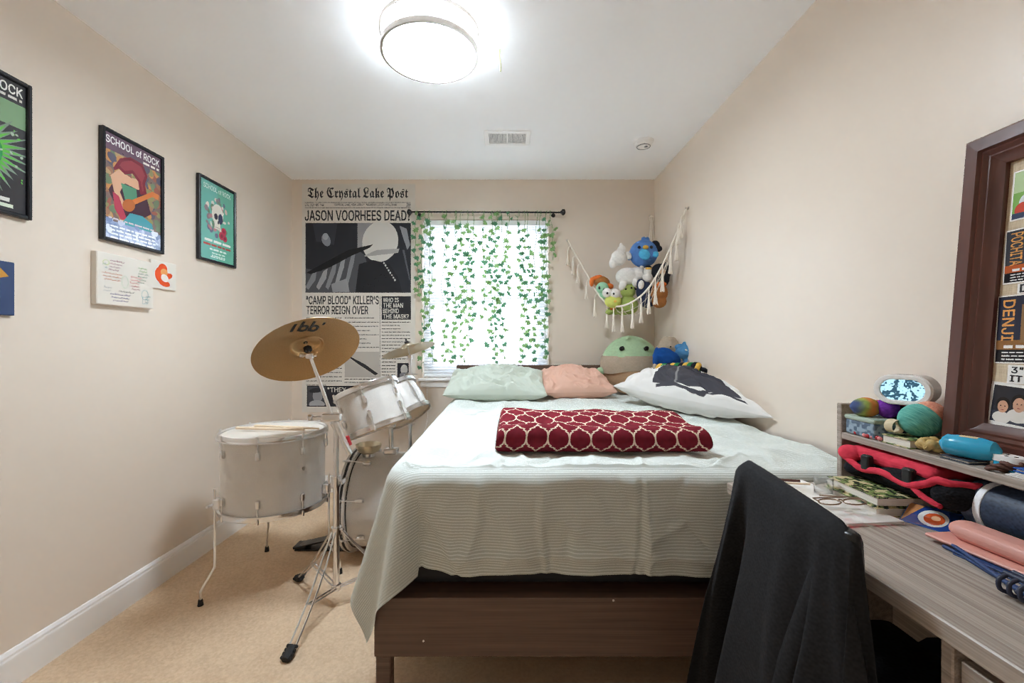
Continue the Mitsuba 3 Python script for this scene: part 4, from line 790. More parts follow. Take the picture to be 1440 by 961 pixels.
def stick(p0, p1):
    d = np.linalg.norm(np.subtract(p1, p0)); pr = [(0, 0), (.005, .001), (.0072, .006), (.0072, d*.72), (.0045, d*.93), (.0035, d*.955), (.0048, d*.968), (.0052, d*.98), (.004, d*.995), (0, d)]
    return xf(lathe(pr, 14), axis_frame(p0, np.subtract(p1, p0)))
ht = fz+fh+.0125
single('drum_stick', 'pale wooden drum stick lying flat on the floor tom, ending nearer the wall', 'drum stick', stick((-1.345, 2.18, ht+.006), (-.985, 2.14, ht+.006)), 'maple', 40, 'drum sticks on the floor tom')
single('drum_stick', 'pale wooden drum stick lying flat on the floor tom, reaching nearer the stand', 'drum stick', stick((-1.285, 2.235, ht+.006), (-.925, 2.165, ht+.006)), 'maple', 40, 'drum sticks on the floor tom')
# bass drum, axis along x
bx_, by_, bz_, bR, bd = -.858, 2.50, .286, .252, .395
M = frame((bx_, by_, bz_), (0, 1, 0), (0, 0, 1), (1, 0, 0))
BD = thing('bass_drum', 'pearl white bass drum lying on its side between the stand and the bed', 'drum')
part(BD, 'shell', xf(lathe([(bR-.008, .012), (bR, .012), (bR, bd-.012), (bR-.008, bd-.012), (bR-.008, .012)], 96), M), 'drum_wrap', 40)
for z, s in ((-.012, -1), (bd-.028, 1)):
    part(BD, 'hoop', xf(ring(bR+.004, bR+.024, z, z+.04, 96), M), 'drum_wrap', 40)
    part(BD, 'hoop_stripe', xf(ring(bR+.0235, bR+.0252, z+.014, z+.027, 96), M), 'black_plastic', 40)
    part(BD, 'head_rim', xf(ring(bR-.002, bR+.0045, z+.002 if s > 0 else z+.02, z+.02 if s > 0 else z+.044, 96), M), 'black_metal', 40)
    zh = .004 if s < 0 else bd-.004
    part(BD, 'drumhead', xf(lathe([(0, zh), (bR, zh)] if s > 0 else [(bR, zh), (0, zh)], 96), M), 'drum_head')
for i in range(8):
    a = PI/8+i*PI/4+.12; c, s = math.cos(a), math.sin(a); A = frame((bR*c, bR*s, 0), (-s, c, 0), (0, 0, 1), (c, s, 0))
    for sg in (-1, 1):
        zc = .10 if sg < 0 else bd-.10; e = .0 if sg < 0 else bd
        part(BD, 'lug', xf(cat([rbox(-.01, .01, zc-.022, zc+.022, 0, .02, .006, 8), rod((0, zc, .015), (0, e+sg*.004, .030), .0032, 6), rbox(-.008, .008, e-.014, e+.014, .018, .034, .005, 8), rod((0, e-sg*.0, .03), (0, e+sg*.024, .03), .004, 6)]), M @ A), 'chrome', 30)
part(BD, 'tom_mount', cat([rbox(-.70, -.62, by_-.03, by_+.03, bz_+bR-.004, bz_+bR+.03, .01, 10), rod((-.66, by_, bz_+bR), (-.66, by_-.01, .73), .0125, 14), rod((-.66, by_-.01, .70), (-.76, by_-.05, .73), .009, 10), rod((-.66, by_-.01, .715), (-.55, by_+.02, .74), .009, 10), rbox(-.685, -.635, by_-.035, by_+.015, .685, .735, .01, 10)]), 'chrome', 30)
for s, nm in ((-1, 0), (1, 1)):
    part(BD, 'spur', cat([rod((bx_+bd-.09, by_+s*.22, bz_-.14), (bx_+bd+.02, by_+s*.33, .012), .006, 8), rbox(bx_+bd-.115, bx_+bd-.065, by_+s*.22-.02, by_+s*.22+.02, bz_-.165, bz_-.115, .008, 8)]), 'chrome', 30)
DM = thing('cowbell_dome', 'small brass coloured dome resting on the bass drum under the tom', 'percussion dome')
dm = at(511, 636, 2.36)
part(DM, 'dome', xf(lathe([(0, -.02), (.03, -.019), (.055, -.006), (.068, .02), (.07, .034), (.066, .034), (.05, -.001), (0, -.016)], 40), trans((dm[0], by_-.05, bz_+bR+.03))), 'pale_brass')
part(DM, 'base_ring', xf(ring(.02, .032, -.035, -.016, 30), trans((dm[0], by_-.05, bz_+bR+.03))), 'chrome')
# pedal
PD = thing('bass_drum_pedal', 'black bass drum pedal on the carpet behind the cymbal stand', 'drum pedal')
part(PD, 'base_plate', box(-1.19, -.87, by_-.045, by_+.045, .002, .010, .002), 'black_metal')
part(PD, 'footboard', xf(box(-.15, .15, -.038, .038, -.004, .004, .002), trans((-1.03, by_, .052)) @ rot(-.22, [0, 1, 0])), 'black_metal')
part(PD, 'heel_plate', box(-1.2, -1.13, by_-.042, by_+.042, .010, .024, .003), 'black_metal')
part(PD, 'upright', cat([rod((-.885, by_-.06, .01), (-.885, by_-.06, .2), .007), rod((-.885, by_+.06, .01), (-.885, by_+.06, .2), .007), rod((-.885, by_-.07, .2), (-.885, by_+.07, .2), .006)]), 'chrome')
part(PD, 'beater', cat([rod((-.885, by_, .2), (-.93, by_, .36), .004), blob((-.935, by_, .375), (.028, .026, .026), None, 2)]), 'black_plastic')
# mounted toms
def tilted(c, ax, h): 
    A = axis_frame(c, ax); return A @ trans((0, 0, -h/2))
tc = at(524, 574, 2.32)
drum('mounted_tom', 'larger pearl white tom drum tilted above the bass drum', tilted(tc, (-.36, .12, .9), .21), .158, .21, 6, hoop=.014, n0=.5)
tc2 = at(566, 566, 2.68)
drum('mounted_tom', 'smaller pearl white tom drum half hidden behind the larger tom', tilted(tc2, (-.55, .27, .79), .19), .125, .19, 5, hoop=.014, n0=.1)
# cymbals
def cymbal_prof(R, bell=.062, bh=.024, bow=.022, t=.0014):
    r = np.concatenate([np.linspace(.007, bell, 12), np.linspace(bell, R, 26)[1:]])
    z = np.where(r < bell, bow+.004+bh*np.sqrt(np.clip(1-(r/(bell*1.04))**2, 0, 1)), bow*(1-((r-bell)/(R-bell))**1.7)+.004*np.exp(-(r-bell)/.006))
    return r, z-.0
def cymbal(name, label, c, nrm, R, m, bell, logo=True):
    k = thing(name, label, 'cymbal'); r, z = cymbal_prof(R, bell); A = axis_frame(c, nrm)
    nb = np.searchsorted(r, bell)
    for nm, i0, i1 in (('bell', 0, nb+1), ('bow', nb, len(r))):
        pr = [(r[i], z[i]) for i in range(i0, i1)]; pr = pr+[(a, b-.0014) for a, b in reversed(pr)]; pr.append(pr[0])
        me = lathe([(a, b) for a, b in reversed(pr)], 96); part(k, nm, xf(me, A), m, 40, )
    if logo:
        g = []
        def rg(x, y, r0, r1): g.append(Point(x, y).buffer(r1, 20).difference(Point(x, y).buffer(r0, 20)))
        for x in (-.036, .0): rg(x+.016, -.010, .0075, .0175); g.append(sbox(x-.0015, -.024, x+.0085, .026))
        g.append(sbox(-.060, -.026, -.050, .014)); g.append(sbox(.036, .008, .044, .022))
        u = union_all([q for q in g if not q.is_empty]); v, f = tri2(u.segmentize(.004))
        up_l = np.linalg.inv(A[:3, :3]) @ np.array([0, 0, 1.0]); up_l[2] = 0; up_l /= np.linalg.norm(up_l)
        rt_l = np.linalg.inv(A[:3, :3]) @ np.array([1.0, -.1, 0]); rt_l -= up_l*(rt_l @ up_l); rt_l[2] = 0; rt_l /= np.linalg.norm(rt_l)
        P2 = (v[:, :1]*1.2-.035)*rt_l[None, :2]+(.150+v[:, 1:2]*1.5)*up_l[None, :2]
        rr = np.hypot(*P2.T); zz_ = np.interp(rr, r, z)-.0014-.0005
        me = tm(np.c_[P2, zz_], f); me = cat([me, tm(me.vertices, me.faces[:, ::-1])])
        part(k, 'printed_mark', xf(me, A), 'black_plastic', False)
    return k, A
cc = at(432, 489, 1.94); cn = np.array([-.46, .44, .77])
CY_, A = cymbal('crash_cymbal', 'large bronze crash cymbal with a black printed mark, tilted on its stand', cc-.02*cn/np.linalg.norm(cn), cn, .222, 'bronze', .068)
cnu = cn/np.linalg.norm(cn)
# boom stand
S_ = thing('cymbal_stand', 'chrome tripod cymbal stand holding the bronze cymbal', 'cymbal stand')
px_, py_ = -.758, 1.95
part(S_, 'base_tube', rod((px_, py_, .07), (px_, py_, .56), .0135, 16), 'chrome')
part(S_, 'upper_tube', rod((px_, py_, .54), (px_, py_, .83), .0105, 16), 'chrome')
part(S_, 'clamp', cat([xf(ring(.0105, .021, -.02, .025, 20), trans((px_, py_, .55))), rod((px_, py_, .555), (px_+.035, py_-.01, .555), .006), rbox(px_+.03, px_+.038, py_-.03, py_+.01, .545, .565, .003, 8)]), 'chrome')
J = np.array([px_-.012, py_-.012, .836])
part(S_, 'boom_clamp', cat([rbox(J[0]-.045, J[0]+.04, J[1]-.016, J[1]+.016, J[2]-.016, J[2]+.018, .008, 10), rod(J+[-.05, 0, 0], J+[-.085, -.005, 0], .006), rod(J+[.0, 0, -.02], (px_, py_, .79), .014), xf(cyl(.014, 0, .02, 16, .003), axis_frame(J+[-.085, -.005, 0], (-1, 0, 0)))]), 'chrome', 30)
tip = cc-cnu*.045
bd_ = (tip-J)/np.linalg.norm(tip-J)
part(S_, 'boom_arm', rod(J-bd_*.05, tip, .0075, 12), 'chrome')
part(S_, 'boom_handle', rod(J+[.012, 0, -.02], J+[.072, .015, -.165], .0125, 12), 'chrome')
part(S_, 'red_lock', rod(J+[.05, .03, -.09], J+[.062, .034, -.13], .012, 12), 'red_plastic', label='small red lock on the chrome stand')
mat('red_plastic', C('#a3242c'), .3)
part(S_, 'tilter', cat([rbox(*(np.array([tip[0]-.016, tip[0]+.016, tip[1]-.014, tip[1]+.014, tip[2]-.014, tip[2]+.012])), .006, 8), rod(tip+[-.03, 0, 0], tip+[.028, 0, 0], .005), xf(cyl(.009, 0, .012, 12), axis_frame(tip+[-.03, 0, 0], (-1, 0, 0))), rod(tip, cc+cnu*.035, .004, 10)]), 'chrome', 30)
part(S_, 'felt', cat([xf(cyl(.017, -.012, .009, 20, .003), axis_frame(cc-cnu*.008, cnu)), xf(cyl(.012, 0, .02, 16, .003), axis_frame(cc+cnu*.028, cnu))]), 'black_rubber', 30)
for ang in (math.atan2(-.318, -.047), math.atan2(.195, -.252), math.atan2(.13, .29)):
    c, s = math.cos(ang), math.sin(ang); tn = np.array([-s, c, 0])
    P_ = lambda r, z, o=0: np.array([px_+r*c, py_+r*s, z])+tn*o
    lg = None
    rails = [tube(bez([P_(.022, .335, o*.5), P_(.10, .235, o), P_(.20, .125, o), P_(.325, .018, o)], 14), .0042, 7) for o in (-.013, .013)]
    lg = part(S_, 'leg', cat(rails+[rod(P_(.20, .125, -.015), P_(.20, .125, .015), .004)]), 'chrome')
    part(lg, 'brace', cat([tube([P_(.018, .085, o), P_(.20, .125, o)], .0038, 6) for o in (-.009, .009)]), 'chrome')
    b0, b1 = P_(.305, .03), P_(.352, .004)
    part(lg, 'rubber_foot', cat([tube([b0, (b0+b1)/2, b1+[0, 0, .006]], [.016, .019, .015], 10)]+[tube([b0+(b1-b0)*t-tn*.021+[0, 0, .006], b0+(b1-b0)*t+tn*.021+[0, 0, .006]], .006, 6) for t in (.1, .35, .6, .85)]), 'black_rubber')
part(S_, 'tripod_collar', cat([xf(ring(.0135, .023, -.016, .016, 20), trans((px_, py_, .335))), xf(ring(.0135, .02, -.012, .012, 20), trans((px_, py_, .085))), rod((px_, py_, .34), (px_+.035, py_-.012, .345), .0055)]), 'chrome')
# far cymbal and its stand
cc2 = at(574, 489, 2.98); cn2 = np.array([-.3, .13, .94]); cn2 /= np.linalg.norm(cn2)
cymbal('ride_cymbal', 'pale brass cymbal seen edge on in front of the window', cc2-.02*cn2, cn2, .18, 'pale_brass', .045, False)
S2 = thing('cymbal_stand', 'thin chrome cymbal stand standing behind the drums below the window', 'cymbal stand')
qx, qy = cc2[0]+.012, cc2[1]
part(S2, 'base_tube', rod((qx, qy, .06), (qx, qy, .62), .0125, 14), 'chrome')
part(S2, 'upper_tube', rod((qx, qy, .6), (qx, qy, cc2[2]-.07), .0085, 12), 'chrome')
part(S2, 'clamp', cat([xf(ring(.0085, .018, -.02, .02, 18), trans((qx, qy, .62))), rod((qx, qy, .62), (qx+.04, qy, .62), .006), xf(ring(.008, .014, -.012, .012, 18), trans((qx, qy, cc2[2]-.18))), rod((qx-.03, qy, cc2[2]-.18), (qx+.05, qy, cc2[2]-.18), .0035)]), 'chrome')
part(S2, 'tilter', cat([rbox(qx-.014, qx+.014, qy-.012, qy+.012, cc2[2]-.08, cc2[2]-.05, .005, 8), rod((qx, qy, cc2[2]-.06), cc2+cn2*.045, .004)]), 'chrome', 30)
part(S2, 'felt', cat([xf(cyl(.015, 0, .014, 16, .003), axis_frame(cc2+cn2*.03, cn2)), xf(cyl(.006, .014, .03, 12), axis_frame(cc2+cn2*.03, cn2))]), 'black_rubber', 30)
for ang in (1.2, 3.3, 5.4):
    c, s = math.cos(ang), math.sin(ang)
    lg = part(S2, 'leg', cat([rod((qx+.018*c, qy+.018*s, .3), (qx+.26*c, qy+.26*s, .016), .005), rod((qx+.016*c, qy+.016*s, .08), (qx+.15*c, qy+.15*s, .145), .0038)]), 'chrome')
    part(lg, 'rubber_foot', tube([(qx+.25*c, qy+.25*s, .024), (qx+.275*c, qy+.275*s, .006)], [.012, .013], 8), 'black_rubber')
# ------------------------------------------------------------------ desk with hutch, chair
DZ = .755; DX0, DX1, DY0, DY1 = .645, 1.122, -.25, 1.298
DK = thing('desk', 'grey brown wood grain desk along the wall at the foot of the bed', 'desk')
part(DK, 'desktop', box(DX0, DX1, DY0, DY1, DZ-.032, DZ, .0025), 'grey_wood')
part(DK, 'side_panel', box(DX0+.02, DX1, DY1-.03, DY1-.008, 0, DZ-.032, .002), 'grey_wood')
part(DK, 'pedestal_panel', box(DX0+.006, DX1, .645, .664, 0, DZ-.032, .002), 'grey_wood')
part(DK, 'pedestal_panel', box(DX0+.006, DX1, .20, .219, 0, DZ-.032, .002), 'grey_wood')
part(DK, 'back_panel', box(DX1-.016, DX1, .664, DY1-.03, .25, DZ-.032, .002), 'grey_wood')
for z0, z1 in ((.49, .705), (.265, .48), (.04, .255)):
    d = part(DK, 'drawer', box(DX0+.012, DX0+.030, .224, .640, z0, z1, .002), 'grey_wood')
    part(d, 'handle', cat([rod((DX0-.012, .37, (z0+z1)/2), (DX0-.012, .49, (z0+z1)/2), .005), rod((DX0-.012, .385, (z0+z1)/2), (DX0+.013, .385, (z0+z1)/2), .004), rod((DX0-.012, .475, (z0+z1)/2), (DX0+.013, .475, (z0+z1)/2), .004)]), 'nickel')
HX, HS, HT = .962, .908, .990     # hutch front, shelf top, hutch top
H_ = thing('desk_hutch', 'low grey wood hutch with one open shelf standing on the desk', 'desk hutch')
part(H_, 'side_panel', box(HX, XR-.006, 1.272, 1.290, DZ+.0005, HT, .002), 'grey_wood')
part(H_, 'shelf', box(HX, XR-.022, -.25, 1.272, HS-.019, HS, .002), 'grey_wood')
part(H_, 'back_panel', box(XR-.022, XR-.008, -.25, 1.272, DZ+.0005, HT-.03, .002), 'grey_wood')
# board frame leaning on the wall
def lean(y, t, z): return None
FB = thing('memory_board', 'large dark brown framed photo board leaning on the wall above the desk', 'photo board')
bw, bh_ = .62, .735; ang = math.atan2(.062, .72)
Mf = frame((1.068, 1.062, HS+.003), (0, -1, 0), (math.sin(ang), 0, math.cos(ang)), (-math.cos(ang), 0, math.sin(ang)))
prof = Polygon([(0, -.012), (0, .026), (.006, .032), (.034, .033), (.038, .026), (.043, .028), (.050, .021), (.054, .022), (.062, .014), (.075, .009), (.075, -.004), (.06, -.012)])
def rail(L):     # along +x, the profile's first axis along +y, the second towards the viewer, mitred ends
    m = trimesh.creation.extrude_polygon(prof, L, engine='earcut')      # z along the rail
    v = m.vertices.copy(); t = v[:, 2]/L; o = v[:, 0]
    return tm(np.c_[o+t*(L-2*o), v[:, 0], v[:, 1]], m.faces[:, ::-1] if False else m.faces)
def fix(m):
    m = m.copy(); m.fix_normals(); return m
for nm, A in (('bottom_rail', np.eye(4)), ('top_rail', trans((bw, bh_, 0)) @ rot(PI, [0, 0, 1])), ('side_rail', trans((0, bh_, 0)) @ rot(-PI/2, [0, 0, 1])), ('side_rail', trans((bw, 0, 0)) @ rot(PI/2, [0, 0, 1]))):
    part(FB, nm, fix(xf(rail(bw if 'side' not in nm else bh_), Mf @ A)), 'mahogany', 30)
def linen_fn(p, n, uv): return mix(C('#b7a48a'), C('#d8c8ae'), .5*noise(p.y*900, p.z*60, 0.0)+.5*noise(p.y*60, p.z*900, 3.0))
mat('linen', mikit.proc(linen_fn), .85, spec=.1)
part(FB, 'linen_board', xf(box(.055, bw-.055, .055, bh_-.055, -.009, -.002, 0), Mf), 'linen')
def pinned(name, label, cat_, x, y, w, h, draw, tilt=0.0, group=None, zoff=0.0):
    k = thing(name, label, cat_, group); Mk = Mf @ trans((x, y, -.0018+zoff)) @ rot(tilt, [0, 0, 1])
    part(k, 'card', xf(box(0, w, 0, h, 0, .0012, 0), Mk), 'print_white'); p = Print(); draw(p, w, h); p.out(k, 'print', Mk @ trans((0, 0, .0014)), 'print_glossy')
mat('print_white', C('#e3e0dc'), .3)
def d_poster(t, c0, c1, foot):
    def f(p, w, h):
        p.ink(sbox(.003, .003, w-.003, h-.003), c0); p.ink(sbox(.003, .003, w-.003, h*.34), c1); p.ink(sbox(.003, .003, w-.003, h*.2), '#15161c'); p.ink(sbox(w*.32, h*.3, w*.75, h*.85), '#8a6a4a' if c1 != '#b0562e' else '#a56a4a'); p.ink(ell(w*.6, h*.55, w*.16, h*.22), '#cf7050' if c1 == '#b0562e' else '#c4b8a4'); p.flat()
        # the title reads upwards, turned a quarter
        m = meshkit.text_mesh(t, .1, .001, True); kf = m.face_normals[:, 2] > .5; m.update_faces(kf); m.remove_unreferenced_vertices(); v = m.vertices; lo, hi = v.min(0), v.max(0)
        a = (v[:, 0]-lo[0])/(hi[0]-lo[0]); b = (v[:, 1]-lo[1])/(hi[1]-lo[1])
        p.add(np.c_[w*.08+b*w*.16, h*.93-a*h*.6, np.full(len(v), .0004)], m.faces, '#d99a5a')
        p.words(w*.1, w*.92, h*.17, 3, h*.05, h*.02, '#d8d8d8', 3)
        p.words(w*.12, w*.9, h*.265, 1, h*.05, h*.045, '#e6e4e0', 7)
    return f
def d_photo(a, b, two=False):
    def f(p, w, h):
        R_ = sbox(w*.07, h*.2, w*.93, h*.94); p.ink(R_, '#23252e'); p.ink(sbox(w*.07, h*.2, w*.93, h*.42), a)
        for x, y, s in ((.32, .5, 1), (.66, .58, 1.15)) if two else ((.5, .55, 1.2),):
            p.ink(ell(w*x, h*(y+.08), w*.15*s, h*.13*s).intersection(R_), '#191416'); p.ink(ell(w*x, h*(y-.2), w*.2*s, h*.12*s).intersection(R_), '#d9d4cc' if two else b); p.ink(ell(w*x, h*(y+.02), w*.115*s, h*.125*s).intersection(R_), '#c99a80')
            p.ink(ell(w*(x-.045), h*(y+.035), w*.014, h*.012), '#2a1a18'); p.ink(ell(w*(x+.045), h*(y+.035), w*.014, h*.012), '#2a1a18'); p.ink(ell(w*x, h*(y-.045), w*.035, h*.009), '#9a5048')
        p.flat()
    return f
def d_sky(p, w, h):
    R_ = sbox(.003, .003, w-.003, h-.003); p.ink(R_, '#7fae5a'); p.ink(sbox(.003, h*.55, w-.003, h-.003), '#b8cfa0'); p.ink(ell(w*.3, h*.35, w*.2, h*.2).intersection(R_), '#d9e0e2'); p.ink(ell(w*.15, h*.2, w*.1, h*.14).intersection(R_), '#c24a3a'); p.ink(sbox(.003, .003, w-.003, h*.14), '#3c4660'); p.ink(ell(w*.7, h*.6, w*.25, h*.2).intersection(R_), '#4f7a48'); p.flat()
def d_paper(p, w, h):
    p.words(w*.1, w*.9, h*.85, 6, h*.12, h*.04, '#77736c', 2)
pinned('pinned_photo', 'green outdoor photo print in the upper corner of the framed board', 'photo', .084, .525, .15, .11, d_sky)
pinned('pinned_card', 'dark card with an orange vertical title on the framed board', 'card', .080, .385, .15, .12, d_poster('POCHITA', '#3b3c44', '#b0562e', None), .02)
pinned('pinned_card', 'dark card with a golden vertical title lower on the framed board', 'card', .076, .21, .15, .15, d_poster('DENJI', '#2b2f40', '#8a6038', None), .02)
pinned('instant_photo', 'white bordered instant photo of two smiling people on the framed board', 'photo', .070, .062, .088, .108, d_photo('#3a3e4a', '#d9d4cc', True), -.06)
pinned('instant_photo', 'dark red instant photo next to the one of two people', 'photo', .172, .058, .088, .108, d_photo('#8a2c2c', '#8a2c2c'), -.05)
pinned('paper_strip', 'strip of black lettering on cream paper between the cards on the framed board', 'paper strip', .105, .168, .036, .04, lambda p, w, h: (p.text('IT', w*.15, h*.1, w*.8, h*.45, '#26262a'), p.text('3"', w*.2, h*.55, w*.8, h*.9, '#26262a')))
pinned('paper_strip', 'black patterned paper strip above the golden title card', 'paper strip', .11, .362, .09, .022, lambda p, w, h: (p.ink(sbox(w*.05, h*.1, w*.95, h*.9), '#3a3a3c'), p.flat(), p.words(w*.1, w*.9, h*.75, 1, h, h*.5, '#d8d4cc', 4)))
pinned('paper_sheet', 'cream written sheet at the top of the framed board', 'paper', .085, .652, .13, .02, d_paper) if False else None
# ---- on the hutch shelf
def spt(px, py, z=HS): y = F*(EYE-z)/(py-CY); return at(px, py, y)
TB = thing('storage_box', 'small translucent blue plastic box with a lid at the far end of the shelf', 'storage box')
mat('blue_plastic', mikit.proc(lambda p, n, uv: mix(C('#56687a'), C('#8fa3b0'), smoothstep(.4, .6, noise(p.x*110, p.y*110, p.z*110)))), .25)
mat('pale_green_plastic', C('#9fae9f'), .3)
x0, y0 = .968, 1.165
part(TB, 'body', rbox(x0, x0+.072, y0, y0+.1, HS+.0005, HS+.043, .006, 10), 'blue_plastic')
part(TB, 'lid', rbox(x0-.003, x0+.075, y0-.003, y0+.102, HS+.041, HS+.054, .005, 10), 'pale_green_plastic')
def egg_fn(p, n, uv):
    a = fbm(p.x*40, p.y*40, p.z*40); t = (p.x-.955)/.06+.4*(a-.5)
    c = mix(C('#3f4f7a'), C('#8fa04a'), smoothstep(.0, .35, t)); c = mix(c, C('#c77a3a'), smoothstep(.3, .6, t)); return mix(c, C('#9a8a3c'), smoothstep(.6, .95, t))
mat('tie_dye_wool', mikit.proc(egg_fn), .9, bump=(mikit.proc(lambda p, n, uv: noise(p.x*400, p.y*400, p.z*400)), .003))
mat('purple_wool', mikit.proc(lambda p, n, uv: mix(C('#4f1a7a'), C('#8a3ab8'), fbm(p.x*130, p.y*130, p.z*130))), .9, bump=(mikit.proc(lambda p, n, uv: noise(p.x*400, p.y*400, p.z*400)), .003))
single('felt_egg', 'rainbow tie dyed woolly ball on the box lid, the multicoloured one', 'wool ball', blob((x0+.022, y0+.055, HS+.0795), (.036, .028, .026), rt(z=-.2), 3, .05), 'tie_dye_wool', True)
single('felt_egg', 'bright purple woolly ball on the box lid', 'wool ball', blob((x0+.062, y0+.03, HS+.0815), (.026, .026, .027), None, 3, .05), 'purple_wool', True)
NB = thing('navy_box', 'dark navy box with a red strip holding up the white clock', 'box')
mat('navy_card', C('#2c3145'), .5); mat('red_card', C('#9c2c34'), .5)
nx0, ny0 = 1.048, 1.15; NBZ = HS+.094
part(NB, 'body', box(nx0, nx0+.066, ny0+.03, ny0+.112, HS+.0005, NBZ-.004, .002), 'navy_card')
part(NB, 'red_strip', box(nx0-.004, nx0+.07, ny0-.02, ny0+.112, NBZ-.0035, NBZ, .001), 'red_card', label='red strip on top of the box')
part(NB, 'red_block', box(nx0+.02, nx0+.066, ny0-.012, ny0+.0298, HS+.06, NBZ-.004, .001), 'red_card')
# clock
CK = thing('digital_clock', 'white oval digital clock with a glowing blue patterned face', 'clock')
cw_, chh, cdp = .122, .078, .062
def stadium(w, h, n=18):
    r = h/2; return Polygon([(w/2-r+r*math.cos(a), r*math.sin(a)) for a in np.linspace(-PI/2, PI/2, n)]+[(-w/2+r+r*math.cos(a), r*math.sin(a)) for a in np.linspace(PI/2, 1.5*PI, n)])
ca = .12; Mc = frame((1.030, 1.152, 1), (.50, -.866, 0), (0, 0, 1), (-.866, -.50, 0))
Mc[2, 3] = NBZ+chh/2+.001
def ex(poly, z0, z1):
    m = trimesh.creation.extrude_polygon(poly, z1-z0, engine='earcut'); m.apply_translation((0, 0, z0)); return m
part(CK, 'case', xf(cat([ex(stadium(cw_, chh), -cdp*.95, -.006), ex(stadium(cw_-.008, chh-.008), -cdp, -cdp*.95)]), Mc), 'clock_grey', 40)
mat('clock_grey', C('#b9b1aa'), .45)
part(CK, 'bezel', xf(cat([ex(stadium(cw_, chh).difference(stadium(cw_-.03, chh-.024)), -.006, .0), ex(stadium(cw_-.006, chh-.006).difference(stadium(cw_-.026, chh-.02)), 0, .004)]), Mc), 'trim_white', 40)
def lcd_fn(p, n, uv):
    w = noise(p.y*330, p.z*300, 2.0)+.35*dr.sin((p.x+p.y)*520+7*noise(p.y*70, p.z*70, 0.0)); return mix([.02, .09, .14], [.55, .95, 1.15], smoothstep(.42, .62, w))
sm = ex(stadium(cw_-.028, chh-.022), -.005, -.001); scr = part(CK, 'screen', xf(sm, Mc), None, False, uv=sm.vertices[:, :2]+.1)
scene[scr]['bsdf'] = {'type': 'diffuse', 'reflectance': tex([.05, .05, .06])}; scene[scr]['emitter'] = {'type': 'area', 'radiance': mikit.proc(lambda p, n, uv: lcd_fn(p, n, uv)*.22)}
part(CK, 'button', xf(ex(stadium(.022, .004), -.03, -.026) if False else box(-.014, .014, chh/2-.001, chh/2+.0015, -.03, -.022, .0005), Mc), 'clock_grey')
# books etc.
GB = thing('paperback_book', 'thick white edged book with a green leafy cover on the shelf', 'book', 'books with leafy covers')
def leafy_fn(p, n, uv): return mix(mix(C('#2c3426'), C('#6f7f4a'), smoothstep(.4, .6, noise(p.x*160, p.y*160, 0.0))), C('#c2b58a'), smoothstep(.62, .7, noise(p.x*90+7, p.y*90, 1.0)))
mat('leafy_cover', mikit.proc(leafy_fn), .4); mat('book_pages', mikit.proc(lambda p, n, uv: mix(C('#c9c1b4'), C('#e6e0d6'), noise(p.x*20, p.y*20, p.z*1500))), .7)
def book(k, x0, x1, y0, y1, z0, z1, cover, a=0.0):
    cx, cy = (x0+x1)/2, (y0+y1)/2; R_ = rotz(a, (cx, cy, 0))
    part(k, 'pages', xf(box(x0+.003, x1-.002, y0+.003, y1-.003, z0+.002, z1-.002, .0005), R_), 'book_pages')
    part(k, 'cover', xf(cat([box(x0, x1, y0, y1, z1-.002, z1, .0003), box(x0, x1, y0, y1, z0, z0+.002, .0003)]), R_), cover)
book(GB, .970, 1.085, 1.066, 1.146, HS+.0005, HS+.022, 'leafy_cover', .03)
N2 = thing('paper_pad', 'thin stack of papers with dark edges on the shelf below the yarn ball', 'paper pad'); mat('dark_card', C('#3a3f4a'), .5)
book(N2, .970, 1.028, .93, .99, HS+.0005, HS+.008, 'dark_card', .05)
Y_ = thing('yarn_ball', 'teal ball of yarn with an orange patch on the leafy book', 'yarn ball')
yc = np.array([1.036, 1.108, HS+.063])
mat('teal_yarn', mikit.proc(lambda p, n, uv: mix(C('#3f8a80'), C('#6fb8a8'), noise((p.x+p.z)*500, p.y*60, (p.x-p.z)*60))), .9, bump=(mikit.proc(lambda p, n, uv: noise((p.x+p.z*.6)*420, p.y*50, (p.z-p.x*.6)*50)), .003))
mat('coral_yarn', mikit.proc(lambda p, n, uv: mix(C('#c77a62'), C('#dca088'), noise(p.x*300, p.y*300, p.z*300))), .9)
part(Y_, 'teal_winding', blob(yc, (.045, .042, .041), None, 4), 'teal_yarn', True)
part(Y_, 'coral_winding', blob(yc+[.020, -.004, .014], (.034, .034, .034), None, 3), 'coral_yarn', True)
CR = thing('gift_tag_roll', 'curled cream paper roll on its side behind the yarn ball', 'paper roll')
t = np.linspace(.4, 2*PI+1.4, 40); rr_ = .020-.0009*t
cr, _ = grid(lambda U, V: np.stack([.992+np.interp(U, np.linspace(0, 1, 40), rr_*np.cos(t)), 1.118+V*.025, HS+.0425+np.interp(U, np.linspace(0, 1, 40), rr_*np.sin(t))], -1), 60, 3)
part(CR, 'roll', cr, 'cream_paper', True); mat('cream_paper', C('#c8b896'), .6)
SC = thing('gold_scrunchie', 'crinkled gold hair tie on the shelf in front of the framed board', 'hair tie')
ga = np.linspace(0, 2*PI, 90, endpoint=False); mat('gold_cloth', C('#b79a5e'), .5)
part(SC, 'band', tube(np.c_[1.0+(.022+.003*np.sin(ga*9))*np.cos(ga), 1.03+(.022+.003*np.sin(ga*9))*np.sin(ga), HS+.020+.004*np.sin(ga*7)], .010+.003*np.sin(ga*14), 8, True), 'gold_cloth', True)
TU = thing('blue_tube', 'bright blue plastic tube with a round cap lying on the shelf', 'tube')
mat('sky_plastic', C('#2f9fc4'), .25); Mt = axis_frame((.976, .905, HS+.026), (.86, -.22, .0)); 
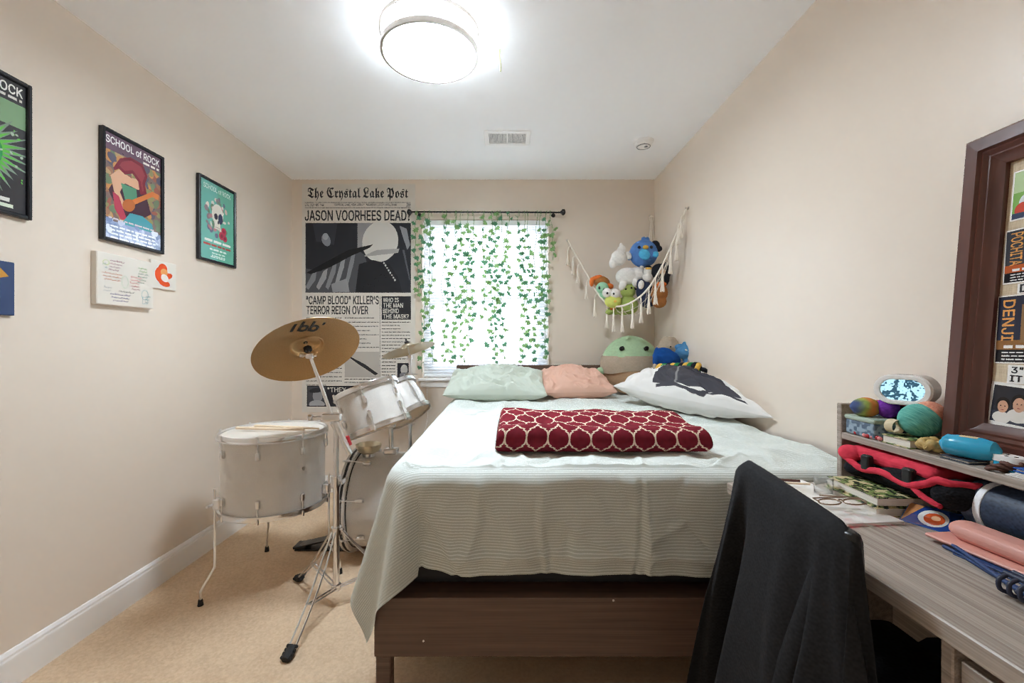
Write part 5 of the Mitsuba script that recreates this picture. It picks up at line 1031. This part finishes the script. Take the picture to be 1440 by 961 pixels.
part(TU, 'body', xf(lathe([(0, .01), (.022, .01), (.0235, .02), (.0235, .055), (.019, .075), (.006, .085), (0, .085)], 28), axis_frame((.980, .982, HS+.033), (.36, -.93, 0))), 'sky_plastic')
part(TU, 'cap', xf(lathe([(0, -.006), (.016, -.006), (.0215, 0), (.0215, .011), (0, .011)], 24), axis_frame((.980, .982, HS+.033), (.36, -.93, 0))), 'sky_plastic')
part(TU, 'cap_knob', xf(cyl(.009, -.013, -.005, 20, .003), axis_frame((.980, .982, HS+.033), (.36, -.93, 0))), 'sky_plastic')
lb, _ = grid(lambda U, V: np.stack([.0238*np.cos(.3+U*1.7), .0238*np.sin(.3+U*1.7), .022+V*.03], -1), 16, 2)
part(TU, 'label', xf(lb, axis_frame((.980, .982, HS+.033), (.36, -.93, 0))), 'cream_paper', True)
PB = thing('blue_booklet', 'bright blue booklet lying on loose papers on the near shelf', 'booklet'); mat('royal_card', C('#1c55a6'), .4)
book(PB, .970, 1.026, .76, .848, HS+.0105, HS+.018, 'royal_card', -.1)
PP = thing('loose_papers', 'loose white papers under the blue booklet', 'papers'); mat('white_paper', C('#dcd9d4'), .6)
for i in range(3): part(PP, 'paper', xf(box(.967+.003*i, 1.028, .74+.01*i, .858-.006*i, HS+.0006+.003*i, HS+.003+.003*i, 0), rotz(-.05+.03*i, (1.0, .80, 0))), 'white_paper')
SB = thing('spotted_case', 'white oval case with dark spots on the near shelf', 'case')
part(SB, 'body', xf(cat([ex(stadium(.06, .036), 0, .012)]), frame((1.012, .886, HS+.018), (0, -1, 0), (1, 0, 0), (0, 0, 1)) @ np.diag([1, -1, 1, 1]) @ np.eye(4)), 'trim_white')
part(SB, 'lower_shell', xf(ex(stadium(.056, .032), -.017, 0), frame((1.012, .886, HS+.018), (0, -1, 0), (-1, 0, 0), (0, 0, 1))), 'sky_plastic')
part(SB, 'spots', cat([xf(cyl(.003, 0, .0006, 12), trans((1.010+.009*math.sin(i*2.1), .908-.011*i, HS+.0302))) for i in range(5)]), 'black_plastic')
labels[[k for k in scene if k.startswith('spotted_case__spots')][0]] = {'kind': 'stuff'}
BT = thing('brown_trinkets', 'tangled brown hair ties on the shelf beside the blue tube', 'hair ties'); mat('brown_elastic', C('#5a3a30'), .6)
for i in range(3): part(BT, 'hair_tie', tube(np.c_[.981+.004*i+.014*np.cos(ga), .885-.010*i+.012*np.sin(ga), np.full(90, HS+.0055+.007*i)+.002*np.sin(ga*2+i)], .004, 6, True), 'brown_elastic', True)
GT = thing('grey_tin', 'small grey round tin by the base of the framed board', 'tin')
part(GT, 'tin', xf(cyl(.011, .0005, .022, 28, .002), trans((1.022, .926, HS))), 'nickel')
part(GT, 'tin_lid', xf(ring(.0, .0118, .0225, .028, 28), trans((1.022, .926, HS))), 'vent_dark')
PC = thing('pink_beads', 'small string of pink and red beads at the shelf edge', 'bead string')
for i in range(8): part(PC, 'bead', blob((.972+.004*math.sin(i*1.3), 1.150-.011*i+.08, HS+.0065), (.006, .006, .006), None, 1), 'plush_pink' if i % 2 else 'red_plastic', True)
# ---- under the shelf
RB = thing('folded_fleece', 'folded red and black fleece pouch stuffed under the shelf', 'fleece pouch')
mat('black_fleece', mikit.proc(lambda p, n, uv: mix(C('#121214'), C('#26262a'), noise(p.x*300, p.y*300, p.z*300))), .95, spec=.1, bump=(mikit.proc(lambda p, n, uv: noise(p.x*300, p.y*300, p.z*300), eps=.001), .003))
mat('red_fleece', mikit.proc(lambda p, n, uv: mix(C('#b02a3a'), C('#e0485a'), fbm(p.x*60, p.y*60, p.z*60))), .9, spec=.1, sheen=.4)
z0 = DZ+.0455
part(RB, 'black_layer', melt([rbox(.945, 1.105, .965, 1.235, z0, z0+.05, .022, 16), blob((.955, 1.05, z0+.035), (.03, .08, .025), None, 3), blob((.96, 1.2, z0+.022), (.035, .04, .02), None, 3), blob((.975, .955, z0+.035), (.05, .035, .033), None, 3)], .014), 'black_fleece', True)
part(RB, 'red_layer', melt([rbox(.95, 1.105, .99, 1.24, z0+.045, z0+.081, .017, 16), blob((.952, 1.225, z0+.058), (.024, .034, .023), None, 3)], .012), 'red_fleece', True)
part(RB, 'red_piping', cat([tube(bez([(.942, 1.232, z0+.05), (.936, 1.17, z0+.032), (.932, 1.10, z0+.042), (.932, 1.03, z0+.034), (.934, .985, z0+.05), (.936, .962, z0+.065), (.95, .945, z0+.062), (1.0, .93, z0+.06)], 50), .0085, 8), tube(bez([(.934, 1.02, z0+.034), (.93, .985, z0+.02), (.934, .95, z0+.012)], 14), .0065, 8)]), 'red_fleece', True)
for yq in (1.135, 1.015): part(RB, 'black_buckle', rbox(.926, .944, yq, yq+.025, z0+.033, z0+.073, .005, 8), 'black_plastic')
for i, (z, a, lab) in enumerate(((DZ+.0005, .02, 'lower thick book with pale page edges in the pile under the fleece'), (DZ+.0235, -.03, 'upper thick book with a green leafy cover under the fleece'))):
    k = thing('paperback_book', lab, 'book', 'books with leafy covers'); book(k, .862+.01*i, 1.06, 1.035, 1.205, z, z+.022, 'leafy_cover', a)
NR = thing('rolled_mat', 'thick navy blue rolled mat tied with a pale band under the shelf', 'rolled mat')
mat('navy_mat', mikit.proc(lambda p, n, uv: mix(C('#1f2a3d'), C('#32425a'), noise(p.x*240, p.y*240, p.z*240))), .5)
na = frame((1.022, .955, DZ+.0655), (1, 0, 0), (0, 0, 1), (0.03, -1, .02)); sp = np.linspace(0, 2*PI*3, 90)
part(NR, 'roll', xf(lathe([(0, .006), (.02, .004), (.043, .0), (.050, .005), (.0525, .018), (.0525, .70), (.04, .71), (0, .71)], 40), na), 'navy_mat', 40)
part(NR, 'pale_band', xf(ring(.0522, .0545, .035, .048, 40), na), 'white_vinyl')
part(NR, 'roll_end', xf(tube(np.c_[(.008+.036*sp/sp[-1])*np.cos(sp), (.008+.036*sp/sp[-1])*np.sin(sp), np.full(90, .001)], .0022, 5), na), 'black_rubber')
PK = thing('pink_pouch', 'pale pink soft pouch lying along the rolled mat on the desk', 'pouch'); mat('pink_leather', C('#cf9488'), .45)
part(PK, 'body', melt([xf(rbox(-.03, .03, -.36, .0, .016, .048, .015, 14), trans((.925, .90, DZ)) @ rotz(.06)), blob((.927, .885, DZ+.033), (.03, .03, .018), None, 3)], .014), 'pink_leather', True)
part(PK, 'flap', xf(rbox(-.045, .02, -.30, .02, .008, .016, .004, 8), trans((.915, .905, DZ)) @ rotz(.1)), 'pink_leather')
BF = thing('blue_folder', 'dark blue folder with pale edges beneath the pink pouch', 'folder'); 
mat('denim_card', C('#27406e'), .45)
book(BF, .875, .975, .56, .86, DZ+.0005, DZ+.0075, 'denim_card', .08)
CL = thing('blue_cable', 'dark blue looped cable in front of the pink pouch', 'cable')
part(CL, 'cable', cat([tube(bez([(.87, .88, DZ+.005), (.868, .84, DZ+.004), (.85, .76, DZ+.004), (.845, .68, DZ+.004), (.87, .6, DZ+.005)], 30), .0036, 6), tube(bez([(.882, .885, DZ+.012), (.862, .82, DZ+.0115), (.838, .72, DZ+.0045), (.835, .62, DZ+.004)], 30), .0036, 6)]), 'denim_card', True)
HC = thing('hair_claw', 'dark blue hair claw clip at the photo edge of the desk', 'hair clip')
hp = np.array([.822, .688, DZ])
for s in (-1, 1):
    part(HC, 'claw', cat([tube(bez([hp+[s*.006, .03-.015*i, .034], hp+[s*.022, .03-.015*i, .026], hp+[s*.02, .03-.015*i, .010], hp+[s*.006, .03-.015*i, .004]], 10), .0034, 6) for i in range(5)]+[rod(hp+[s*.007, -.035, .034], hp+[s*.007, .035, .034], .0042)]), 'navy_card', True)
part(HC, 'spring', rod(hp+[0, -.01, .034], hp+[0, .01, .034], .005), 'nickel')
CD = thing('trading_card_pack', 'blue card pack with an orange and white emblem leaning on the books', 'card pack')
cA, cB = at(1262, 700, 1.03), at(1318, 727, .955); cA[2] = DZ+.002
Mk = frame((.905, 1.020, DZ+.001), (.45, -.89, 0), (.75, .38, .54), np.cross((.45, -.89, 0), (.75, .38, .54)))
Mk[:3, 1] /= np.linalg.norm(Mk[:3, 1]); Mk[:3, 2] = np.cross(Mk[:3, 0], Mk[:3, 1]); Mk[:3, 2] /= np.linalg.norm(Mk[:3, 2])
part(CD, 'pack', xf(box(0, .095, 0, .062, -.003, 0, .0005), Mk), 'royal_card')
p = Print(); p.ink(sbox(.002, .002, .093, .060), '#2a4586'); p.ink(Polygon([(.002, .002), (.03, .06), (.002, .06)]), '#c98a5a'); p.ink(Polygon([(.093, .002), (.07, .06), (.093, .06)]), '#17264a'); p.ink(ell(.052, .03, .026, .024), '#e6e2dc'); p.ink(ell(.054, .029, .018, .017), '#d0582e'); p.ink(ell(.056, .032, .008, .007), '#e8b48a'); p.flat(.0004); p.out(CD, 'print', Mk, 'print_glossy')
# board, plastic film, glasses and pens near the chair
WB = thing('white_tray', 'white flat board on the desk behind the chair, with a plastic sleeve', 'board')
part(WB, 'board', xf(box(-.085, .085, -.15, .15, .0005, .008, .001), trans((.795, 1.135, DZ)) @ rotz(.10)), 'white_paper')
def film(U, V):
    z = .012+.010*fbm_np(np.stack([U*6, V*6, U*0], -1), 3, 30)
    return np.stack([-.095+U*.235, -.185+V*.26, z], -1)
fm, _ = grid(film, 40, 40); scene['clear_film'] = {'type': 'thindielectric', 'int_ior': 1.45}
PS = thing('plastic_sleeve', 'crinkled clear plastic sleeve lying over the white board', 'plastic sleeve')
put(PS, xf(fm, trans((.795, 1.12, DZ)) @ rotz(.10)), 'clear_film', True)
GL = thing('eyeglasses', 'thin rimmed eyeglasses lying on the white board', 'eyeglasses'); gp = np.array([.80, 1.055, DZ+.030])
for s in (-1, 1):
    part(GL, 'rim', tube(gp+np.c_[.024*np.cos(ga)+s*.030, .018*np.sin(ga), .002*np.cos(ga)], .0018, 5, True), 'bronze_wire', True)
    part(GL, 'temple', tube([gp+[s*.054, 0, 0], gp+[s*.056, .02, .002], gp+[-s*.03, .028+.006*s, .004]], .0016, 5), 'bronze_wire')
part(GL, 'bridge', tube(bez([gp+[-.007, .004, 0], gp+[0, .008, .003], gp+[.007, .004, 0]], 8), .0016, 5), 'bronze_wire')
mat('bronze_wire', [.35, .25, .18], .35, 1.0)
single('pen', 'slim dark pen lying on the white board nearest the bed', 'pen', rod((.745, 1.245, DZ+.0125+.012), (.815, 1.23, DZ+.0125+.012), .0036, 8), 'brown_elastic')
single('pencil', 'thin brown pencil next to the pen on the white board', 'pencil', rod((.755, 1.215, DZ+.0125+.012), (.825, 1.203, DZ+.0125+.012), .003, 6), 'maple')
GC = thing('glass_cup', 'small clear glass cup standing on the white board by the books', 'glass')
scene['clear_glass'] = {'type': 'dielectric', 'int_ior': 1.5, 'ext_ior': 1.0}
part(GC, 'cup', xf(lathe([(0, 0), (.018, 0), (.021, .004), (.0225, .045), (.0205, .045), (.019, .006), (0, .006)], 28), trans((.838, 1.17, DZ+.0095))), 'clear_glass', 40)
# chair with a jacket
CH = thing('desk_chair', 'black desk chair pushed up to the desk, its back covered by a jacket', 'chair')
bx2 = .575
part(CH, 'seat', melt([rbox(.60, .95, .70, 1.10, .43, .485, .024, 14)], .03), 'black_jersey', True)
part(CH, 'backrest', melt([xf(rbox(-.016, .016, -.175, .175, 0, .36, .014, 12), trans((.60, .905, .49)) @ rot(-.06, [0, 1, 0]))], .03), 'black_plastic', True)
for y in (.80, 1.01): part(CH, 'back_support', tube([(.64, y, .44), (.606, y, .47), (.598, y, .62)], .011, 8), 'black_metal')
for x in (.63, .915):
    for y in (.73, 1.07): part(CH, 'leg', tube([(x, y, .435), (x+(.02 if x > .8 else -.02), y, 0.0)], [.014, .011], 10), 'black_metal')
JK = thing('black_jacket', 'black fabric jacket draped over the back of the desk chair', 'jacket')
def jacket(U, V):
    """U around, V from the top seam down"""
    th = U*2*PI; drop = np.clip(V, 0, 1)+0*U; z = .874-drop*.60
    capz = np.clip(drop/.06, 0, 1)
    a = .185*np.sqrt(1-(1-capz)**2*.35)+.02*drop; b = .022*np.sqrt(np.clip(1-(1-capz)**2, .0, 1))+.030*drop
    cs, sn = np.cos(th), np.sin(th)
    ex_ = .55
    y = a*np.sign(cs)*np.abs(cs)**ex_; x = b*np.sign(sn)*np.abs(sn)**.75
    near = np.clip(-cs, -1, 1)
    fold = np.clip((drop-.04)/.5, 0, 1)
    pleat = fold*(.026*np.sin(th*5+1.2+.8*drop)+.022*np.sin(th*9+.4-1.5*drop)+.013*np.sin(th*17+2+drop*2))
    outx = np.where(sn < 0, 1, .4)
    x = x-outx*pleat*np.abs(sn)**.5*-1*np.sign(sn)*-1
    y = y+pleat*cs*.6-.0
    cy = .905-.0*drop; cx = .575-.035*drop
    # the near side hangs further out, the far side slants away
    y = y+np.where(cs > 0, .045*drop, -.10*np.clip(drop-.06, 0, 1)*np.clip(-cs, 0, 1)**1)
    x = x-np.where(sn < 0, .02*drop, 0)
    z = z-.028*np.clip((-(y+.0))/.18, -1, 1)*(1-drop)*.6-.05*np.clip(np.abs(y)/.19-.72, 0, 1)*(1-capz*.3)
    return np.stack([cx+x, cy+y, z], -1)
jm, _ = grid(jacket, 190, 110)
cap_c = jm.vertices.reshape(190, 110, 3)[:, 0]; 
jm2 = tm(np.vstack([jm.vertices, cap_c.mean(0)[None]]), np.vstack([jm.faces, [[190*110, i*110, ((i+1) % 190)*110] for i in range(189)]]))
part(JK, 'draped_body', jm2, 'black_jersey', True)
part(JK, 'sleeve', melt([m for m in [tm(*(lambda h: (h.vert_properties[:, :3], h.tri_verts))(m3.Manifold.batch_hull([m3.Manifold.sphere(r1, 20).translate(tuple(p1)), m3.Manifold.sphere(r2, 20).translate(tuple(p2))]).to_mesh())) for p1, r1, p2, r2 in (((.566, .775, .785), .022, (.53, .80, .60), .03), ((.53, .80, .60), .03, (.488, .845, .29), .05))]], .02), 'black_jersey', True)
part(JK, 'care_label', box(.548, .5485, .985, .989, .775, .80, 0), 'trim_white')
single('backpack', 'dark navy bag in the shadow beneath the desk', 'bag', melt([rbox(.975, 1.10, .69, 1.09, .0, .46, .05, 14), rbox(.955, 1.0, .75, 1.03, .04, .25, .025, 12)], .04), 'navy_cloth', True)
mat('navy_cloth', C('#1c2436'), .85)
